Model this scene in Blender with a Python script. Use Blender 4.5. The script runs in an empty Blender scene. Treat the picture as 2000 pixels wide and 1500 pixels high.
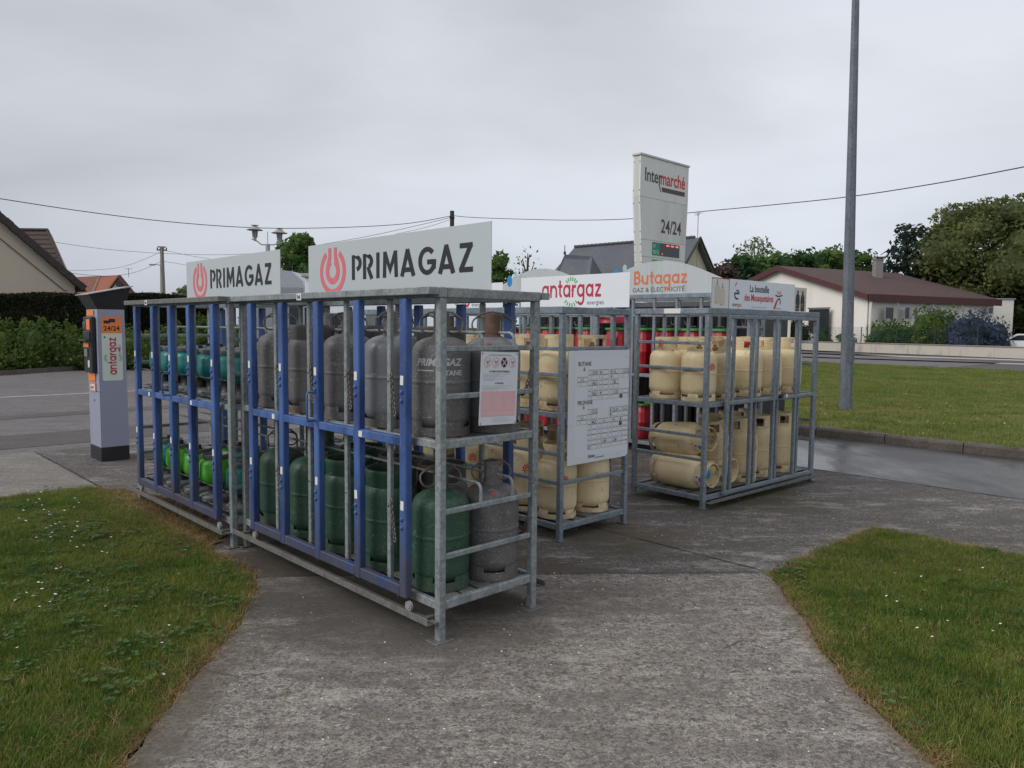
import bpy, bmesh, math, random
import numpy as np
from mathutils import Vector, Matrix, Euler
random.seed(7); rng = np.random.default_rng(7)
R = math.radians; PI = math.pi
S = bpy.context.scene; COL = S.collection

# ------------------------------------------------------------------ camera
def cam_setup():
    cd = bpy.data.cameras.new('camera'); co = bpy.data.objects.new('camera', cd); COL.objects.link(co)
    cd.sensor_width = 36; cd.lens = 36*1470.77/2000; cd.clip_start = .05; cd.clip_end = 1500
    p, r = .0762, .0107
    fw = Vector((0, math.cos(p), -math.sin(p))); up = Vector((0, math.sin(p), math.cos(p))); rt = Vector((1, 0, 0))
    rt2 = rt*math.cos(r)+up*math.sin(r); up2 = -rt*math.sin(r)+up*math.cos(r)
    m = Matrix((rt2, up2, -fw)).transposed().to_4x4(); m.translation = (0, 0, 1.6)
    co.matrix_world = m; S.camera = co
cam_setup()

# ------------------------------------------------------------------ overcast sky
def world_setup():
    w = bpy.data.worlds.new('World'); S.world = w; w.use_nodes = True
    nt = w.node_tree; N = nt.nodes; L = nt.links; N.clear()
    out = N.new('ShaderNodeOutputWorld'); bg = N.new('ShaderNodeBackground')
    tc = N.new('ShaderNodeTexCoord'); sep = N.new('ShaderNodeSeparateXYZ'); L.new(tc.outputs['Generated'], sep.inputs[0])
    mp = N.new('ShaderNodeMapping'); mp.inputs['Scale'].default_value = (1.0, 1.0, 3.2); L.new(tc.outputs['Generated'], mp.inputs[0])
    n1 = N.new('ShaderNodeTexNoise'); n1.inputs['Scale'].default_value = 1.35; n1.inputs['Detail'].default_value = 5; n1.inputs['Roughness'].default_value = .48
    n1.inputs['Distortion'].default_value = .25
    L.new(mp.outputs[0], n1.inputs['Vector'])
    cr = N.new('ShaderNodeValToRGB'); e = cr.color_ramp.elements
    e[0].position = 0.0; e[0].color = (.385, .41, .475, 1)
    e[1].position = .85; e[1].color = (.60, .61, .64, 1)
    a = e.new(.10); a.color = (.458, .486, .532, 1)
    b = e.new(.22); b.color = (.478, .502, .543, 1)
    c = e.new(.42); c.color = (.455, .472, .515, 1)
    L.new(sep.outputs['Z'], cr.inputs[0])
    mr = N.new('ShaderNodeMapRange'); mr.inputs['From Min'].default_value = .33; mr.inputs['From Max'].default_value = .67
    mr.inputs['To Min'].default_value = .80; mr.inputs['To Max'].default_value = 1.17
    L.new(n1.outputs['Fac'], mr.inputs['Value'])
    # the cloud deck is a little thinner to the right of the view
    mx = N.new('ShaderNodeMapRange'); mx.inputs['From Min'].default_value = -.75; mx.inputs['From Max'].default_value = .35
    mx.inputs['To Min'].default_value = .90; mx.inputs['To Max'].default_value = 1.06
    L.new(sep.outputs['X'], mx.inputs['Value'])
    mu = N.new('ShaderNodeMath'); mu.operation = 'MULTIPLY'; L.new(mr.outputs[0], mu.inputs[0]); L.new(mx.outputs[0], mu.inputs[1])
    vm = N.new('ShaderNodeVectorMath'); vm.operation = 'SCALE'; L.new(cr.outputs[0], vm.inputs[0]); L.new(mu.outputs[0], vm.inputs['Scale'])
    sky = N.new('ShaderNodeTexSky'); sky.sky_type = 'NISHITA'; sky.sun_disc = False
    sky.sun_elevation = math.atan2(.62, math.hypot(.80, .36)); sky.sun_rotation = math.atan2(-.80, -.36); sky.dust_density = 4
    mix = N.new('ShaderNodeMixRGB'); mix.inputs[0].default_value = .004
    L.new(vm.outputs[0], mix.inputs[1]); L.new(sky.outputs[0], mix.inputs[2])
    L.new(mix.outputs[0], bg.inputs[0]); bg.inputs[1].default_value = 1.10
    L.new(bg.outputs[0], out.inputs[0])
    sl = bpy.data.lights.new('sun', 'SUN'); sl.energy = 1.5; sl.angle = R(38); sl.color = (1, .97, .92)
    so = bpy.data.objects.new('sun', sl); COL.objects.link(so); so.rotation_euler = Vector((-.80, -.36, .62)).to_track_quat('Z', 'Y').to_euler()
    S.view_settings.view_transform = 'Standard'; S.view_settings.look = 'None'
    S.view_settings.exposure = 0.22; S.view_settings.gamma = 1; S.view_settings.use_curve_mapping = False
world_setup()

# ------------------------------------------------------------------ site frame (u = right-back, v = left-back)
T1 = .8047; T4 = .842
YAW = PI/2 - T1; YAW4 = PI/2 - T4
def uv(a, b, z=0, t=T1): return Vector((a*math.sin(t)-b*math.cos(t), a*math.cos(t)+b*math.sin(t), z))
F_ = 1470.77
def ray(px, py):
    p, r = .0762, .0107
    fw = Vector((0, math.cos(p), -math.sin(p))); up = Vector((0, math.sin(p), math.cos(p))); rt = Vector((1, 0, 0))
    r2 = rt*math.cos(r)+up*math.sin(r); u2 = -rt*math.sin(r)+up*math.cos(r)
    return fw*F_ + r2*(px-1000) - u2*(py-750)
def gnd(px, py, z=0):            # point of the ground seen at a photo position
    d = ray(px, py); t = (z-1.6)/d.z; return Vector((d.x*t, d.y*t, z))
def at(px, py, Y):               # point at distance Y seen at a photo position
    d = ray(px, py); t = Y/d.y; return Vector((d.x*t, Y, 1.6+d.z*t))

# ------------------------------------------------------------------ objects
def tag(o, label=None, cat=None, group=None, kind=None):
    if label: o['label'] = label
    if cat: o['category'] = cat
    if group: o['group'] = group
    if kind: o['kind'] = kind
    return o
def empty(name, loc=(0, 0, 0), rz=0.0, label=None, cat=None, group=None, kind=None):
    o = bpy.data.objects.new(name, None); COL.objects.link(o); o.empty_display_size = .1
    o.location = loc; o.rotation_euler = (0, 0, rz)
    return tag(o, label, cat, group, kind)
def link(name, me, parent=None, loc=None, rot=None, scale=None):
    o = bpy.data.objects.new(name, me); COL.objects.link(o)
    if parent: o.parent = parent
    if loc is not None: o.location = loc
    if rot is not None: o.rotation_euler = rot
    if scale is not None: o.scale = scale
    return o
class MB:
    def __init__(s): s.v = []; s.f = []; s.m = []
    def add(s, vs, fs, mi=0):
        n = len(s.v); s.v += [tuple(x) for x in vs]
        for f in fs: s.f.append(tuple(i+n for i in f)); s.m.append(mi)
    def box(s, x0, x1, y0, y1, z0, z1, mi=0):
        s.add([(x0, y0, z0), (x1, y0, z0), (x1, y1, z0), (x0, y1, z0), (x0, y0, z1), (x1, y0, z1), (x1, y1, z1), (x0, y1, z1)],
              [(0, 3, 2, 1), (4, 5, 6, 7), (0, 1, 5, 4), (1, 2, 6, 5), (2, 3, 7, 6), (3, 0, 4, 7)], mi)
    def cbox(s, x0, x1, y0, y1, z0, z1, c=.003, mi=0):
        c = min(c, (x1-x0)/3, (y1-y0)/3, (z1-z0)/3)
        lo = (x0, y0, z0); hi = (x1, y1, z1); vs = []; idx = {}
        for sx in (0, 1):
            for sy in (0, 1):
                for sz in (0, 1):
                    sg = (sx, sy, sz)
                    for ax in range(3):
                        p = []
                        for k in range(3):
                            val = hi[k] if sg[k] else lo[k]
                            if k != ax: val += -c if sg[k] else c
                            p.append(val)
                        idx[(sg, ax)] = len(vs); vs.append(tuple(p))
        fs = []
        for ax in range(3):
            o1, o2 = [k for k in range(3) if k != ax]
            for sd in (0, 1):
                q = []
                for a, b in ((0, 0), (1, 0), (1, 1), (0, 1)):
                    g = [0, 0, 0]; g[ax] = sd; g[o1] = a; g[o2] = b; q.append(idx[(tuple(g), ax)])
                fs.append(tuple(q))
            for a in (0, 1):
                for b in (0, 1):
                    g0 = [0, 0, 0]; g0[o1] = a; g0[o2] = b; g1 = list(g0); g1[ax] = 1
                    g0 = tuple(g0); g1 = tuple(g1)
                    fs.append((idx[(g0, o1)], idx[(g1, o1)], idx[(g1, o2)], idx[(g0, o2)]))
        for g in {k[0] for k in idx}: fs.append((idx[(g, 0)], idx[(g, 1)], idx[(g, 2)]))
        cen = Vector(((x0+x1)/2, (y0+y1)/2, (z0+z1)/2)); out = []
        for f in fs:
            a, b, cc = (Vector(vs[i]) for i in f[:3])
            fc = sum((Vector(vs[i]) for i in f), Vector())/len(f)
            out.append(f if (b-a).cross(cc-a).dot(fc-cen) > 0 else f[::-1])
        s.add(vs, out, mi)
    def tube(s, pts, r, n=8, caps=True, mi=0, r2=None):
        pts = [Vector(p) for p in pts]; k = len(pts); rings = []
        t0 = (pts[1]-pts[0]).normalized()
        ref = Vector((0, 0, 1)) if abs(t0.z) < .9 else Vector((1, 0, 0))
        x = t0.cross(ref).normalized(); base = len(s.v)
        for i in range(k):
            t = (pts[min(i+1, k-1)]-pts[max(i-1, 0)])
            if t.length < 1e-9: t = t0
            t = t.normalized(); x = (x - t*x.dot(t)); x = x.normalized() if x.length > 1e-6 else t.orthogonal().normalized()
            y = t.cross(x); rr = r if r2 is None else r+(r2-r)*i/(k-1)
            for j in range(n):
                a = 2*PI*j/n; s.v.append(tuple(pts[i]+x*(rr*math.cos(a))+y*(rr*math.sin(a))))
        for i in range(k-1):
            for j in range(n):
                a = base+i*n+j; b = base+i*n+(j+1) % n; s.f.append((a, b, b+n, a+n)); s.m.append(mi)
        if caps:
            s.f.append(tuple(base+j for j in range(n-1, -1, -1))); s.m.append(mi)
            s.f.append(tuple(base+(k-1)*n+j for j in range(n))); s.m.append(mi)
    def lathe(s, prof, n=28, mi=0, shape=None, cx=0, cy=0):
        base = len(s.v); k = len(prof)
        for r, z in prof:
            for j in range(n):
                a = 2*PI*j/n; q = shape(a) if shape else 1
                s.v.append((cx+r*q*math.cos(a), cy+r*q*math.sin(a), z))
        for i in range(k-1):
            for j in range(n):
                a = base+i*n+j; b = base+i*n+(j+1) % n; s.f.append((a, b, b+n, a+n)); s.m.append(mi)
        if prof[0][0] > 1e-5: pass
        s.f.append(tuple(base+j for j in range(n-1, -1, -1))); s.m.append(mi)
        s.f.append(tuple(base+(k-1)*n+j for j in range(n))); s.m.append(mi)
    def arcwall(s, r, th, z0, z1, a0, a1, n=6, mi=0, r1=None):
        # a curved wall piece with thickness between two angles; z1 may be a function of the angle
        base = len(s.v); r1 = r if r1 is None else r1
        for j in range(n+1):
            a = a0+(a1-a0)*j/n; zt = z1(a) if callable(z1) else z1; c, d = math.cos(a), math.sin(a)
            s.v += [(r*c, r*d, z0), ((r-th)*c, (r-th)*d, z0), ((r1-th)*c, (r1-th)*d, zt), (r1*c, r1*d, zt)]
        for j in range(n):
            q = base+4*j
            for e in range(4):
                a, b = q+e, q+(e+1) % 4; s.f.append((a, b, b+4, a+4)); s.m.append(mi)
        s.f.append((base, base+3, base+2, base+1)); s.m.append(mi)
        q = base+4*n; s.f.append((q, q+1, q+2, q+3)); s.m.append(mi)
    def prism(s, poly, y0, y1, mi=0):       # polygon in x-z, extruded in y
        n = len(poly); vs = [(x, y0, z) for x, z in poly]+[(x, y1, z) for x, z in poly]
        area = sum(poly[i][0]*poly[(i+1) % n][1]-poly[(i+1) % n][0]*poly[i][1] for i in range(n))
        fr = tuple(range(n)); bk = tuple(range(2*n-1, n-1, -1))
        sd = [(i, i+n, (i+1) % n+n, (i+1) % n) for i in range(n)]
        if area < 0: fr = fr[::-1]; bk = bk[::-1]; sd = [f[::-1] for f in sd]
        s.add(vs, [fr, bk]+sd, mi)
    def slab(s, poly, z0, z1, mi=0):        # polygon in x-y, extruded in z
        n = len(poly); vs = [(x, y, z0) for x, y in poly]+[(x, y, z1) for x, y in poly]
        area = sum(poly[i][0]*poly[(i+1) % n][1]-poly[(i+1) % n][0]*poly[i][1] for i in range(n))
        tp = tuple(range(n, 2*n)); bt = tuple(range(n-1, -1, -1)); sd = [(i, (i+1) % n, (i+1) % n+n, i+n) for i in range(n)]
        if area < 0: tp = tp[::-1]; bt = bt[::-1]; sd = [f[::-1] for f in sd]
        s.add(vs, [tp, bt]+sd, mi)
    def mesh(s, name, mats, smooth=False, ang=35):
        me = bpy.data.meshes.new(name); me.from_pydata(s.v, [], s.f)
        for m in (mats if isinstance(mats, (list, tuple)) else [mats]): me.materials.append(m)
        if any(s.m): me.polygons.foreach_set('material_index', s.m)
        if smooth:
            me.shade_smooth(); me.set_sharp_from_angle(angle=R(ang))
        me.update(); return me
    def obj(s, name, mats, parent=None, loc=None, rot=None, smooth=False, ang=35):
        return link(name, s.mesh(name, mats, smooth, ang), parent, loc, rot)
_bc = {}
def barmesh(dx, dy, dz, mat, c=.004):
    k = (round(dx, 4), round(dy, 4), round(dz, 4), mat.name, c)
    if k not in _bc:
        m = MB(); m.cbox(-dx/2, dx/2, -dy/2, dy/2, -dz/2, dz/2, c); _bc[k] = m.mesh('bar', mat)
    return _bc[k]
def bar(name, parent, x0, x1, y0, y1, z0, z1, mat, c=.004):
    return link(name, barmesh(x1-x0, y1-y0, z1-z0, mat, c), parent, ((x0+x1)/2, (y0+y1)/2, (z0+z1)/2))

# ------------------------------------------------------------------ materials
def newmat(name):
    m = bpy.data.materials.new(name); m.use_nodes = True
    nt = m.node_tree; b = nt.nodes['Principled BSDF']
    return m, nt, nt.nodes, nt.links, b
def coords(N, L, kind='Object', rnd=True):
    tc = N.new('ShaderNodeTexCoord')
    if kind == 'World': g = N.new('ShaderNodeNewGeometry'); return g.outputs['Position']
    if not rnd: return tc.outputs[kind]
    oi = N.new('ShaderNodeObjectInfo'); mu = N.new('ShaderNodeMath'); mu.operation = 'MULTIPLY'; mu.inputs[1].default_value = 31
    L.new(oi.outputs['Random'], mu.inputs[0]); va = N.new('ShaderNodeVectorMath'); va.operation = 'ADD'
    L.new(tc.outputs[kind], va.inputs[0]); L.new(mu.outputs[0], va.inputs[1]); return va.outputs[0]
def noise(N, L, vec, scale, detail=4, rough=.55, stretch=None):
    n = N.new('ShaderNodeTexNoise'); n.inputs['Scale'].default_value = scale; n.inputs['Detail'].default_value = detail; n.inputs['Roughness'].default_value = rough
    if stretch:
        mp = N.new('ShaderNodeMapping'); mp.inputs['Scale'].default_value = stretch; L.new(vec, mp.inputs[0]); vec = mp.outputs[0]
    L.new(vec, n.inputs['Vector']); return n.outputs['Fac']
def ramp(N, L, fac, stops):
    c = N.new('ShaderNodeValToRGB'); e = c.color_ramp.elements
    while len(e) < len(stops): e.new(.5)
    for i, (p, col) in enumerate(stops):
        e[i].position = p; e[i].color = (col, col, col, 1) if isinstance(col, (int, float)) else (*col, 1)
    L.new(fac, c.inputs[0]); return c.outputs[0]
def mixc(N, L, fac, a, b, mode='MIX'):
    m = N.new('ShaderNodeMixRGB'); m.blend_type = mode
    for i, x in ((0, fac), (1, a), (2, b)):
        if isinstance(x, (int, float)): m.inputs[i].default_value = x if i == 0 else (x, x, x, 1)
        elif isinstance(x, tuple): m.inputs[i].default_value = (*x, 1)
        else: L.new(x, m.inputs[i])
    return m.outputs[0]
def bump(N, L, b, h, strength=.3, dist=.01):
    bp = N.new('ShaderNodeBump'); bp.inputs['Strength'].default_value = strength; bp.inputs['Distance'].default_value = dist
    L.new(h, bp.inputs['Height']); L.new(bp.outputs[0], b.inputs['Normal'])
def paint(name, col, rough=.5, metal=0.0, var=.18, dirt=(.10, .085, .07), dirt_amt=.35, scale=6, speck=None, bumpy=.15, streak=None, spec=.5):
    m, nt, N, L, b = newmat(name); v = coords(N, L)
    n1 = noise(N, L, v, scale, 6, .6, streak); n2 = noise(N, L, v, scale*7, 3, .6)
    lo = tuple(c*(1-var) for c in col); hi = tuple(min(1, c*(1+var)) for c in col)
    c = mixc(N, L, n1, lo, hi)
    if dirt_amt: c = mixc(N, L, ramp(N, L, n1, [(.52, 0), (.78, dirt_amt)]), c, dirt)
    if speck:
        n3 = noise(N, L, v, speck[1], 2, .5); c = mixc(N, L, ramp(N, L, n3, [(speck[2], 0), (speck[2]+.05, speck[3])]), c, speck[0])
    L.new(c, b.inputs['Base Color']); b.inputs['Roughness'].default_value = rough; b.inputs['Metallic'].default_value = metal
    b.inputs['Specular IOR Level'].default_value = spec
    L.new(ramp(N, L, n2, [(.3, max(.05, rough-.12)), (.7, min(1, rough+.15))]), b.inputs['Roughness'])
    if bumpy: bump(N, L, b, n2, bumpy, .004)
    return m
def galv(name, lo, hi, tint=(.20, .165, .12), amt=.35):
    m, nt, N, L, b = newmat(name); v = coords(N, L)
    vo = N.new('ShaderNodeTexVoronoi'); vo.inputs['Scale'].default_value = 55; L.new(v, vo.inputs['Vector'])
    sp = N.new('ShaderNodeSeparateColor'); L.new(vo.outputs['Color'], sp.inputs[0])
    n1 = noise(N, L, v, 9, 6, .65, (1, 1, .35)); n2 = noise(N, L, v, 45, 3)
    f = N.new('ShaderNodeMath'); f.operation = 'MULTIPLY_ADD'; f.inputs[1].default_value = .34; L.new(sp.outputs[0], f.inputs[0]); L.new(n1, f.inputs[2])
    c = mixc(N, L, ramp(N, L, f.outputs[0], [(.35, 0), (.95, 1)]), lo, hi)
    c = mixc(N, L, ramp(N, L, n1, [(.55, 0), (.8, amt)]), c, tint)
    L.new(c, b.inputs['Base Color']); b.inputs['Metallic'].default_value = .25
    L.new(ramp(N, L, n2, [(.3, .42), (.7, .68)]), b.inputs['Roughness']); bump(N, L, b, n2, .12, .003)
    return m
M = {}
M['galv'] = galv('galvanised_steel', (.15, .172, .182), (.34, .375, .385))
M['galv2'] = galv('galvanised_steel_blue', (.125, .152, .185), (.27, .315, .36))
M['galvold'] = galv('weathered_zinc', (.10, .10, .095), (.21, .21, .20), (.10, .085, .06), .7)
def blue_paint():
    m, nt, N, L, b = newmat('blue_paint'); v = coords(N, L); g = coords(N, L, 'World')
    n1 = noise(N, L, v, 7, 6, .6, (1, 1, .25)); n2 = noise(N, L, v, 60, 3)
    n3_ = noise(N, L, v, 3.2, 4, .6, (1, 1, .5)); c = mixc(N, L, ramp(N, L, n1, [(.32, 0), (.68, 1)]), (.024, .055, .185), (.085, .185, .480)); c = mixc(N, L, ramp(N, L, n3_, [(.48, 0), (.68, .6)]), c, (.028, .036, .075))
    sp = N.new('ShaderNodeSeparateXYZ'); L.new(g, sp.inputs[0])
    low = N.new('ShaderNodeMapRange'); low.inputs['From Min'].default_value = .75; low.inputs['From Max'].default_value = .12
    L.new(sp.outputs['Z'], low.inputs['Value'])
    ad = N.new('ShaderNodeMath'); ad.operation = 'MULTIPLY_ADD'; ad.inputs[1].default_value = .42; L.new(low.outputs[0], ad.inputs[0]); L.new(n1, ad.inputs[2])
    c = mixc(N, L, ramp(N, L, ad.outputs[0], [(.55, 0), (.90, .85)]), c, (.062, .052, .055))       # road dirt splashed on the feet
    c = mixc(N, L, ramp(N, L, n2, [(.655, 0), (.69, .6)]), c, (.22, .17, .15))
    L.new(c, b.inputs['Base Color']); L.new(ramp(N, L, n2, [(.3, .32), (.7, .6)]), b.inputs['Roughness']); bump(N, L, b, n2, .1, .003)
    return m
M['blue'] = blue_paint()
M['grey'] = paint('grey_bottle_paint', (.150, .147, .147), .55, .1, .3, (.085, .075, .068), .6, 5, ((.48, .47, .46), 115, .61, .5), .35)
M['greylight'] = paint('pale_grey_bottle_paint', (.20, .205, .225), .38, .1, .15, (.13, .12, .12), .3, 4, ((.07, .07, .07), 60, .66, .6), .12)
M['greyrust'] = paint('rusty_grey_bottle_paint', (.14, .135, .135), .6, .1, .3, (.12, .065, .04), .8, 7, ((.32, .32, .32), 110, .66, .5), .35)
M['rust'] = paint('brown_rust', (.12, .07, .048), .85, 0, .35, (.20, .19, .18), .6, 9, None, .5)
M['green'] = paint('green_bottle_paint', (.026, .078, .048), .5, .05, .28, (.05, .06, .042), .55, 6, ((.26, .33, .28), 115, .63, .45), .3)
M['greendark'] = paint('dark_green_bottle_paint', (.028, .085, .052), .55, .05, .25, (.07, .07, .05), .6, 6, ((.2, .23, .2), 115, .63, .4), .25)
def wear(mat, streak, scratch, rustc, rust_amt=.5):
    nt = mat.node_tree; N = nt.nodes; L = nt.links; b = N['Principled BSDF']; src = b.inputs['Base Color'].links[0].from_socket
    v = coords(N, L); tc = N.new('ShaderNodeTexCoord'); sp = N.new('ShaderNodeSeparateXYZ'); L.new(tc.outputs['Object'], sp.inputs[0])
    a = noise(N, L, v, 16, 5, .65, (1, 1, .13)); c = mixc(N, L, ramp(N, L, a, [(.50, 0), (.66, .55)]), src, streak)
    a = noise(N, L, v, 26, 5, .7, (.5, .5, 1.4)); c = mixc(N, L, ramp(N, L, a, [(.63, 0), (.67, .8)]), c, scratch)
    a = noise(N, L, v, 11, 6, .75); z = N.new('ShaderNodeMapRange'); z.inputs['From Min'].default_value = .16; z.inputs['From Max'].default_value = .0; z.inputs['To Max'].default_value = .17
    L.new(sp.outputs['Z'], z.inputs['Value']); z2 = N.new('ShaderNodeMapRange'); z2.inputs['From Min'].default_value = .40; z2.inputs['From Max'].default_value = .56; z2.inputs['To Max'].default_value = .10; L.new(sp.outputs['Z'], z2.inputs['Value'])
    s1 = N.new('ShaderNodeMath'); s1.operation = 'ADD'; L.new(a, s1.inputs[0]); L.new(z.outputs[0], s1.inputs[1]); s2 = N.new('ShaderNodeMath'); s2.operation = 'ADD'; L.new(s1.outputs[0], s2.inputs[0]); L.new(z2.outputs[0], s2.inputs[1])
    c = mixc(N, L, ramp(N, L, s2.outputs[0], [(.60, 0), (.70, rust_amt)]), c, rustc); oi = N.new('ShaderNodeObjectInfo'); c = mixc(N, L, 1.0, c, ramp(N, L, oi.outputs['Random'], [(0, (.80, .79, .80)), (.5, (.95, .95, .93)), (1, (1, 1, 1))]), 'MULTIPLY'); L.new(c, b.inputs['Base Color'])
wear(M['grey'], (.10, .098, .10), (.36, .36, .36), (.10, .075, .062)); wear(M['greylight'], (.19, .20, .22), (.42, .43, .45), (.17, .15, .14), .35)
wear(M['greyrust'], (.09, .08, .08), (.30, .29, .28), (.15, .072, .045), .85); wear(M['green'], (.024, .075, .048), (.16, .24, .19), (.085, .085, .06), .6); wear(M['greendark'], (.020, .055, .04), (.14, .18, .15), (.085, .07, .05), .7)
M['cream'] = paint('cream_bottle_paint', (.80, .66, .41), .42, 0, .05, (.56, .43, .25), .30, 5, ((.16, .11, .07), 38, .735, .7), .08)
M['creamdirty'] = paint('scuffed_cream_paint', (.71, .575, .35), .5, 0, .08, (.38, .28, .17), .5, 6, ((.10, .07, .05), 30, .69, .8), .15)
wear(M['cream'], (.70, .56, .34), (.50, .38, .23), (.34, .23, .13), .45); wear(M['creamdirty'], (.50, .385, .23), (.30, .21, .13), (.26, .16, .09), .6)
M['teal'] = paint('teal_shell', (.005, .17, .17), .35, 0, .15, (.02, .08, .08), .4, 6, None, .08)
M['lime'] = paint('lime_shell', (.075, .38, .035), .38, 0, .12, (.05, .16, .03), .35, 6, None, .08)
M['plgrey'] = paint('grey_plastic', (.17, .175, .185), .55, 0, .15, (.07, .065, .06), .5, 7)
M['black'] = paint('black_plastic', (.014, .015, .018), .42, 0, .25, (.05, .045, .04), .3, 5)
M['blackmat'] = paint('black_steel', (.016, .016, .022), .55, 0, .2, (.04, .035, .03), .3, 5)
M['red'] = paint('red_plastic', (.36, .012, .022), .42, 0, .12, (.25, .02, .02), .4, 4, None, .06)
M['rimgreen'] = paint('green_rim', (.06, .30, .07), .5, 0, .1, dirt_amt=.1)
M['white'] = paint('white_board', (.66, .70, .74), .38, 0, .03, (.45, .46, .44), .18, 1.6, None, .02)
M['signgrey'] = paint('white_sign_sheet', (.47, .52, .545), .42, 0, .02, (.42, .46, .475), .3, 1.2, None, .02)
M['signwhite'] = paint('bright_sign_sheet', (.74, .78, .83), .36, 0, .02, (.55, .57, .58), .15, 1.4, None, .02)
M['archwhite'] = paint('stained_arch_panel', (.47, .51, .53), .5, 0, .10, (.27, .29, .28), .8, 3.0, None, .05, (3.5, 3.5, .25))
M['totem'] = paint('totem_panel', (.70, .72, .71), .45, 0, .04, (.40, .41, .37), .5, .8, None, .03, (3, 3, .3))
M['totemedge'] = paint('totem_edge', (.56, .575, .55), .5, 0, .1, (.22, .22, .18), .7, 1.5, None, .05, (3, 3, .2))
M['ink'] = paint('black_ink', (.012, .013, .017), .5, 0, .05, dirt_amt=0, bumpy=0)
M['inkgrey'] = paint('grey_ink', (.11, .115, .12), .5, 0, .05, dirt_amt=0, bumpy=0)
M['inkpale'] = paint('pale_ink', (.34, .36, .38), .5, 0, .05, dirt_amt=0, bumpy=0)
M['inkfaint'] = paint('faint_ink', (.47, .49, .51), .5, 0, .05, dirt_amt=0, bumpy=0)
M['navy'] = paint('navy_ink', (.018, .022, .075), .5, 0, .05, dirt_amt=0, bumpy=0)
M['emblem'] = paint('coral_ink', (.70, .15, .18), .5, 0, .08, (.75, .30, .34), .4, 4, bumpy=0)
M['crimson'] = paint('crimson_ink', (.52, .02, .065), .5, 0, .06, dirt_amt=0, bumpy=0)
M['inkred'] = paint('red_ink', (.60, .035, .045), .5, 0, .06, dirt_amt=0, bumpy=0)
M['orange'] = paint('orange_ink', (.82, .23, .055), .45, 0, .06, (.55, .20, .08), .3, 5, bumpy=0)
M['butorange'] = paint('faded_orange_ink', (.66, .17, .055), .5, 0, .1, (.52, .25, .14), .5, 6, bumpy=0)
M['raygreen'] = paint('green_ink', (.16, .42, .12), .5, 0, .1, dirt_amt=0, bumpy=0)
M['skyblue'] = paint('blue_ink', (.02, .22, .52), .5, 0, .1, dirt_amt=0, bumpy=0)
M['palecyan'] = paint('pale_cyan_ink', (.35, .52, .56), .5, 0, .1, dirt_amt=0, bumpy=0)
M['pink'] = paint('pink_print', (.74, .42, .45), .5, 0, .05, (.74, .52, .54), .3, 8, bumpy=0)
M['paper'] = paint('white_sticker', (.72, .73, .71), .5, 0, .05, (.45, .43, .38), .3, 20, bumpy=0)
M['mauve'] = paint('mauve_ink', (.075, .05, .062), .5, 0, .05, dirt_amt=0, bumpy=0)
M['kiosk'] = paint('lavender_grey_paint', (.30, .32, .42), .42, 0, .03, (.22, .22, .27), .3, 3, None, .02)
M['mint'] = paint('pale_mint_label', (.62, .70, .64), .4, 0, .03, dirt_amt=.1)
M['glass'] = paint('dark_glass', (.02, .023, .028), .12, 0, .1, dirt_amt=0, bumpy=0)
M['wood'] = paint('old_boards', (.16, .145, .125), .8, 0, .3, (.07, .06, .05), .6, 8, None, .4, (1, .3, 1))
M['brass'] = paint('valve_brass', (.30, .20, .09), .45, .5, .2, dirt_amt=.3)
M['chain'] = paint('rusty_chain', (.17, .155, .145), .55, .5, .3, (.16, .08, .04), .5, 30)
M['dullteal'] = paint('display_green', (.012, .26, .17), .45, 0, .05, dirt_amt=0, bumpy=0)
M['dispgreen'] = paint('display_lime', (.08, .42, .05), .45, 0, .05, dirt_amt=0, bumpy=0)
def led():
    m, nt, N, L, b = newmat('led_red'); b.inputs['Base Color'].default_value = (.3, .01, .01, 1)
    b.inputs['Emission Color'].default_value = (1, .09, .07, 1); b.inputs['Emission Strength'].default_value = 1.6; return m
M['led'] = led()
def wall_mat(name, col, var=.07, dirt=(.3, .27, .22), amt=.35, scale=.6, streak=(1, 1, .35)):
    return paint(name, col, .9, 0, var, dirt, amt, scale, None, .2, streak, .2)
M['render'] = wall_mat('beige_render', (.58, .50, .40))
M['renderw'] = wall_mat('pale_render', (.80, .77, .715), .04, (.52, .48, .42), .45)
M['walldirty'] = wall_mat('weathered_wall_render', (.50, .465, .41), .08, (.20, .175, .14), .75, 1.4)
M['rendercream'] = wall_mat('cream_render', (.58, .53, .43))
def roof_mat(name, a, b_, sc=1.0, stripe=3.2):
    m, nt, N, L, b = newmat(name); v = coords(N, L, 'Object', False)
    n1 = noise(N, L, v, 1.2*sc, 6, .65); n2 = noise(N, L, v, 14*sc, 3)
    br = N.new('ShaderNodeTexBrick'); br.inputs['Scale'].default_value = stripe; br.inputs['Color1'].default_value = (1, 1, 1, 1)
    br.inputs['Color2'].default_value = (.72, .72, .72, 1); br.inputs['Mortar'].default_value = (.35, .35, .35, 1); br.inputs['Mortar Size'].default_value = .03
    uvn = N.new('ShaderNodeUVMap'); L.new(uvn.outputs[0], br.inputs['Vector'])
    c = mixc(N, L, n1, a, b_); c = mixc(N, L, .7, c, br.outputs['Color'], 'MULTIPLY')
    c = mixc(N, L, ramp(N, L, n2, [(.55, 0), (.8, .4)]), c, tuple(x*.6 for x in a))
    L.new(c, b.inputs['Base Color']); b.inputs['Roughness'].default_value = .85; bump(N, L, b, br.outputs['Fac'], .4, .02)
    return m
M['slate'] = roof_mat('grey_slates', (.11, .118, .14), (.175, .185, .21))
M['tilebrown'] = roof_mat('brown_tiles', (.075, .048, .045), (.12, .08, .075))
M['tilered'] = roof_mat('red_tiles', (.20, .07, .05), (.30, .11, .075))
M['tileorange'] = roof_mat('orange_tiles', (.34, .11, .06), (.42, .15, .09))
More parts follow.
